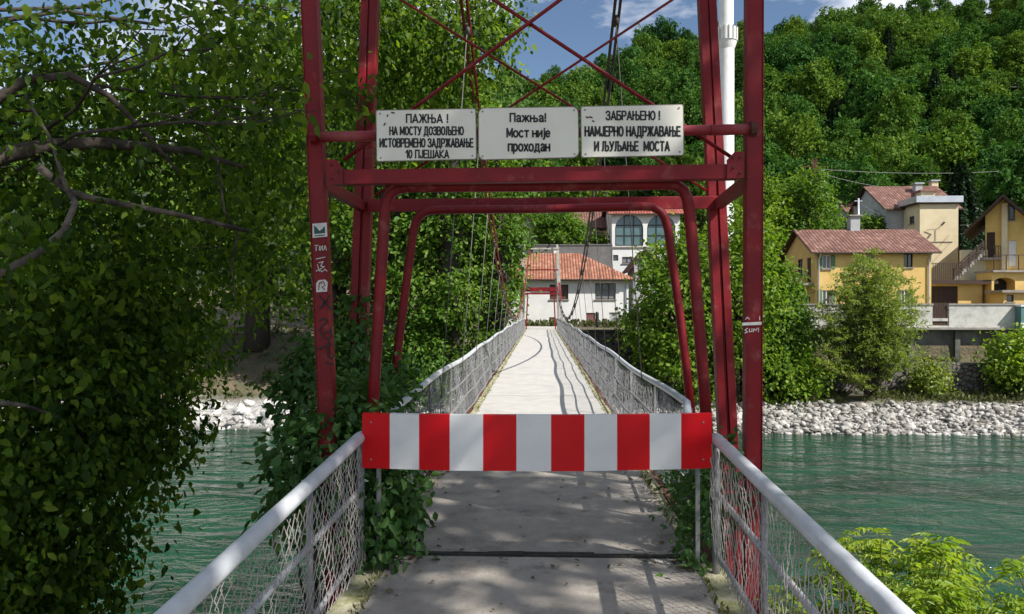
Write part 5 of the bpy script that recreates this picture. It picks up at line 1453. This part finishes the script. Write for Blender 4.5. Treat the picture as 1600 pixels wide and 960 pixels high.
for a, b, sag, lab in wires:
    pa, pb = P(*a), P(*b); mb = MB(); pts = []
    for i in range(15): t = i / 14; q = pa.lerp(pb, t); q.z -= sag * 4 * t * (1 - t); pts.append(q)
    mb.tube(pts, .022, 5); tag(mb.obj('overhead_wire', STEEL, smooth=True), lab, 'wire', 'overhead wires')

# ------------------------------------------------------------------ far bank trees
def bank_tree(name, label, px, Y, top_py, bot_py, rpx, n, size, seed, mat=L_BANK, zb=None, group=None, **k):
    rng = np.random.default_rng(seed)
    top = P(px, top_py, Y); bot = P(px, bot_py, Y); r = rpx * Y / F
    H = top.z - bot.z
    gz = float(ground_z(top.x, Y)) if zb is None else zb
    lobes = [(top.x, Y, bot.z + H * .55, r * .85, r * .85, H * .40)]
    nl = 11
    for i in range(nl):
        a = i * 2.4 + rng.uniform(-.4, .4); t = (i + .5) / nl
        zc = bot.z + H * (.10 + .80 * t); w = r * (1.05 - .65 * abs(t - .38) ** 1.1) * rng.uniform(.75, 1.05)
        q = r * rng.uniform(.32, .52) * (1 - .25 * t)
        lobes.append((top.x + math.cos(a) * w * .72, Y + math.sin(a) * w * .72, zc, q, q, q * rng.uniform(.7, 1.0) * max(.6, min(1.4, H / (2.6 * r)))))
    return tree(name, label, 'tree', (top.x, Y, gz - .2), (top.x, Y, bot.z + H * .8), max(.1, .035 * H), lobes, n, size, mat, seed, group, clump=k.pop('clump', .42), per=k.pop('per', 16), droop=.3, shell=.45, up=.5, outw=.55, **k)


GL = 'tall trees on the far left bank'
bank_tree('bank_tree', 'tall leafy tree on the far left bank, straight behind the left tower legs', 520, 54, -60, 560, 105, 15000, .34, 101, group=GL)
bank_tree('bank_tree', 'tall tree on the far left bank, right of the left legs, leafy to the water', 615, 51, -20, 640, 95, 16000, .33, 102, group=GL)
bank_tree('bank_tree', 'leafy tree leaning over the left cable of the bridge', 705, 50.5, 20, 640, 88, 15000, .31, 103, group=GL)
bank_tree('bank_tree', 'lighter leafy tree nearest the far end of the bridge on the left', 778, 51, 150, 600, 52, 9000, .28, 104, group=GL)
bank_tree('bank_tree', 'broad tree above the dirt slope on the far left bank', 400, 60, -40, 545, 120, 14000, .38, 105, group=GL)
bank_tree('bank_tree', 'broad tree seen through the dark branches at the far left', 255, 58, 70, 560, 120, 13000, .38, 106, group=GL)
bank_tree('bank_tree', 'outermost tree behind the dark branches near the left edge', 90, 58, 90, 600, 140, 12000, .42, 107, group=GL)
bank_tree('bank_tree', 'tree behind the left notice, between two taller bank trees', 660, 62, -90, 500, 120, 12000, .42, 108, group=GL)
bank_tree('bank_shrub', 'dark shrub at the foot of the left trees under the bridge', 660, 49.5, 470, 660, 70, 5000, .28, 109)
bank_tree('bank_shrub', 'dark shrub under the ivy left of the bridge', 560, 50.5, 500, 655, 60, 4500, .28, 110)

bank_tree('bank_tree', 'dense green tree right of the bridge in front of the dark stone wall', 1052, 48.8, 352, 628, 72, 11000, .29, 111)
bank_tree('bank_tree', 'tall dense tree behind the right tower legs', 1150, 50.2, 320, 632, 85, 13000, .29, 112)
bank_tree('bank_tree', 'leafy tree just right of the right tower post by the parapet', 1218, 51, 395, 632, 46, 8000, .27, 113)
bank_tree('bank_shrub', 'low dark shrub between the tower post and the willow', 1252, 50.3, 545, 632, 34, 3500, .25, 114)
bank_tree('bank_shrub', 'bright bush at the right edge beside the stone wall', 1590, 51.5, 512, 618, 40, 4200, .27, 115, mat=L_BUSH)
bank_tree('bank_shrub', 'small yellowish bush at the foot of the stone wall', 1452, 52.0, 560, 622, 26, 1800, .22, 116, mat=L_WILL)
bank_tree('bank_shrub', 'round green tree behind the dark terrace wall above the orange roof', 872, 79, 325, 392, 40, 6500, .34, 117, zb=5.5)
bank_tree('bank_shrub', 'little bush left of the peach house windows', 930, 82, 368, 392, 16, 1400, .3, 118, zb=6)
bank_tree('bank_shrub', 'tree with yellow green top behind the left end of the yellow house', 1262, 74, 262, 420, 48, 7000, .34, 119, zb=2)
bank_tree('bank_shrub', 'dark tree between the yellow house and the minaret', 1190, 74, 275, 420, 52, 7000, .34, 120, zb=2)
bank_tree('bank_shrub', 'leafy bush below the small cottage behind the yellow roof', 1350, 80, 338, 372, 34, 2600, .32, 122, zb=5)
bank_tree('bank_shrub', 'dark tree right behind the minaret above the arched building', 1085, 95, 250, 360, 52, 6000, .38, 123, zb=5)
bank_tree('bank_shrub', 'tree above the left of the arched building roof', 985, 98, 285, 350, 50, 5000, .38, 124, zb=6)


def willow():
    rng = np.random.default_rng(77)
    base = P(1358, 618, 50.2); Yw = 50.2
    t = thing('willow_bush', 'feathery pale green willow with many upright stems in front of the yellow house', 'tree', base)
    mb = MB(); pos = []; dr = []; nr = []; rn = []
    for i in range(112):
        a = rng.uniform(0, 2 * math.pi); px = 1362 + rng.normal(0, 42); py = 385 + abs(px - 1362) * .9 + abs(rng.normal(0, 70))
        px = np.clip(px, 1282, 1445)
        tip = P(px, min(py, 590), Yw + rng.normal(0, 1.3))
        q = curve_pts(base, tip, 9, .05, rng, .06)
        mb.tube(q, [max(.008, .05 * (1 - i_ / 9.5)) for i_ in range(10)], 5)
        tone = rng.normal(.5, .15)
        for _ in range(32):
            k = rng.integers(3, 10); o = np.array(q[min(k, 9)]); d = unit(np.array([[rng.normal(), rng.normal(), rng.uniform(-.1, 1.0)]]))[0]
            L_ = rng.uniform(.4, 1.0); m = int(L_ / .055)
            for j in range(m):
                s = j / m; p_ = o + d * L_ * s + np.array([0, 0, -.25 * s * s * L_])
                pos.append(p_ + rng.normal(0, .03, 3)); dr.append(d * .6 + rng.normal(0, .6, 3)); nr.append(rng.normal(0, .6, 3) + np.array([0, -.2, 1])); rn.append(np.clip(tone + rng.normal(0, .15), 0, 1))
    n = len(pos)
    V, Q, a = leaf_mesh(np.array(pos), np.array(dr), np.array(nr), rng.uniform(.15, .28, n), np.array(rn), T=NT * np.array([1.3, 1, 1]))
    rel(mb.obj('stem', BARK, smooth=True), t)
    link_mesh('crown', np_mesh('crown', V - np.array(base), Q, L_WILL, attr=a), t)
willow()

# ------------------------------------------------------------------ forest on the hillside
def forest_protos():
    out = []
    for i in range(7):
        rng = np.random.default_rng(300 + i)
        H, r = ((12, 4.6), (13.5, 3.5), (10.5, 5.0), (12.5, 4.2), (14, 3.2), (11, 4.7), (12, 3.8))[i]; n_l = (6500, 5200, 6800, 4300, 5000, 6500, 3600)[i]
        lobes = [(0, 0, H * .55, r * .7, r * .7, H * .32, 1.2)]
        for k in range(12):
            a = k * 2.4 + rng.uniform(-.5, .5); t = (k + .5) / 12
            w = r * math.sqrt(max(.05, 1 - (2 * t - .85) ** 2 * .75)) * .78
            q = r * rng.uniform(.32, .50)
            lobes.append((math.cos(a) * w, math.sin(a) * w, H * (.24 + .62 * t), q, q, q * .85))
        V, Q, a = crown(lobes, n_l, (.48, .42, .5, .56, .40, .46, .60)[i], rng, clump=(.26, .2, .28, .34, .2, .24, .36)[i], per=13, droop=.1, shell=.22, up=.15, outw=.35, no=1.5, nn=.3)
        tb = MB(); tb.tube([(0, 0, -1.5), (0, 0, H * .6)], [.22, .08], 6)
        n = len(V); tv = np.array(tb.v); V = np.concatenate([V, tv]); qd = np.array([f for f in tb.f if len(f) == 4]) + n
        m = np.concatenate([np.zeros(len(Q), int), np.ones(len(qd), int)])
        out.append(np_mesh('forest_tree', V, np.concatenate([Q, qd]), [L_FOR, BARK], attr=np.concatenate([a, np.full(len(tv), .5)]), mi=m))
    return out


def conifer_proto(seed, H=12, r=3.9, n=7000):
    rng = np.random.default_rng(seed)
    t = rng.random(n) ** .8; z = H * (.06 + .94 * t)
    lay = np.round(t * 17) / 17
    rad = r * (1 - lay) ** .85 * np.sqrt(rng.random(n)) * rng.uniform(.85, 1.1, n)
    a = rng.uniform(0, 2 * math.pi, n); a = np.round(a * 1.6) / 1.6 * .6 + a * .4
    pos = np.stack([np.cos(a) * rad, np.sin(a) * rad, z - rad * .32], 1)
    d = np.stack([np.cos(a), np.sin(a), -.35 + rng.normal(0, .2, n)], 1) + rng.normal(0, .3, (n, 3))
    V, Q, at = leaf_mesh(pos, d, np.tile([0, 0, 1.], (n, 1)) + rng.normal(0, .3, (n, 3)), rng.uniform(.35, .7, n), np.clip(rng.normal(.5, .2, n), 0, 1), T=NT * np.array([2.0, 1, 1]))
    tb = MB(); tb.tube([(0, 0, -1), (0, 0, H * .95)], [.2, .03], 6); k = len(V)
    tv = np.array(tb.v); qd = np.array([f for f in tb.f if len(f) == 4]) + k
    return np_mesh('spruce_tree', np.concatenate([V, tv]), np.concatenate([Q, qd]), [L_CON, BARK], attr=np.concatenate([at, np.full(len(tv), .5)]), mi=np.concatenate([np.zeros(len(Q), int), np.ones(len(qd), int)]))


protos = forest_protos()
rf = np.random.default_rng(55)
cand = []
y = 93.0
while y < 290:
    step = 7.5 if y < 200 else 7.8
    x = -0.30 * y
    while x < .78 * y:
        cand.append((x + rf.uniform(-2.4, 2.4), y + rf.uniform(-2.4, 2.4))); x += step * rf.uniform(1.05, 1.3)
    y += step
# only where the view is open: between the notices and the right edge
vis = []; rest = []
for (x, y) in cand:
    px = 845 + F * x / y
    # a tree counts when its crown rises over the ones in front of it
    (vis if 835 < px < 1635 else rest).append((x, y))
vis.sort(key=lambda q: q[1])
FL = ['broadleaf tree in the mixed forest covering the hillside', 'rounded leafy tree among many alike on the wooded hillside']
near_v = [q for q in vis if q[1] < 262][:296]; rest += [q for q in vis if q not in near_v]
sp_me = conifer_proto(61)
for i, (x, y) in enumerate(near_v):
    spr = rf.random() < .08 and y < 215
    o = bpy.data.objects.new('spruce_tree' if spr else 'forest_tree', sp_me if spr else protos[rf.integers(7)]); COL.objects.link(o)
    o.location = (x, y, float(ground_z(x, y)) - .3)
    s = rf.uniform(.72, 1.25) * (1 if y < 215 else .85); o.scale = (s * rf.uniform(.9, 1.1), s * rf.uniform(.9, 1.1), s * rf.uniform(.9, 1.3)); o.rotation_euler = (0, 0, rf.uniform(0, 6.28))
    tag(o, 'dark pointed spruce among the broadleaf trees of the hillside forest' if spr else FL[0], 'tree', 'spruces in the hillside forest' if spr else 'forest trees on the hillside')


def far_forest(pts):
    """the trees beyond, one mass: each its own crown of clumps"""
    bases = []
    for k in range(4):
        rng = np.random.default_rng(400 + k); H = 11.5; r = 4.4
        lobes = [(0, 0, H * .55, r * .7, r * .7, H * .32, 1.2)]
        for j in range(12):
            a = j * 2.4; t = (j + .5) / 12; w = r * math.sqrt(max(.05, 1 - (2 * t - .85) ** 2 * .75)) * .66; q = r * rng.uniform(.30, .46)
            lobes.append((math.cos(a) * w, math.sin(a) * w, H * (.24 + .62 * t), q, q, q * .85))
        bases.append(crown(lobes, 1500, .9, rng, clump=.40, per=10, droop=.1, shell=.2, up=.15, outw=.35, no=1.5, nn=.3))
    Vs = []; Qs = []; As = []; n = 0
    for i, (x, y) in enumerate(pts):
        V, Q, a = bases[i % 4]; s = rf.uniform(.85, 1.45); an = rf.uniform(0, 6.28); c, sn = math.cos(an) * s, math.sin(an) * s
        W = np.stack([V[:, 0] * c - V[:, 1] * sn + x, V[:, 0] * sn + V[:, 1] * c + y, V[:, 2] * s * rf.uniform(.9, 1.15) + float(ground_z(x, y)) - .3], 1)
        tone = rf.normal(0, .22)
        Vs.append(W); Qs.append(Q + n); As.append(np.clip(a + tone, 0, 1)); n += len(V)
    L_FF = leaf_mat('far_forest_leaf', ((0.04, 0.1, 0.022), (0.07, 0.14, 0.03), (0.11, 0.18, 0.04)), trans=.2, rough=.7, spec=.08)
    o = link_mesh('distant_forest', np_mesh('distant_forest', np.concatenate(Vs), np.concatenate(Qs), L_FF, attr=np.concatenate(As)))
    tag(o, 'distant forest closing the upper hillside', 'forest', kind='stuff')
rest = [q for q in rest if q[0] > -.28 * q[1]]
far_forest(rest)
for i, (px, py, Yc, hh, lab) in enumerate([(1502, 255, 84, 11.5, 'dark spruce rising beside the cream tower house'), (1478, 205, 120, 12, 'spruce standing among the broadleaf trees above the cream tower house')]):
    o = bpy.data.objects.new('spruce_tree', sp_me); COL.objects.link(o)
    top = P(px, py, Yc); s = hh / 12; o.location = (top.x, Yc, top.z - hh); o.scale = (s, s, s); tag(o, lab, 'tree')
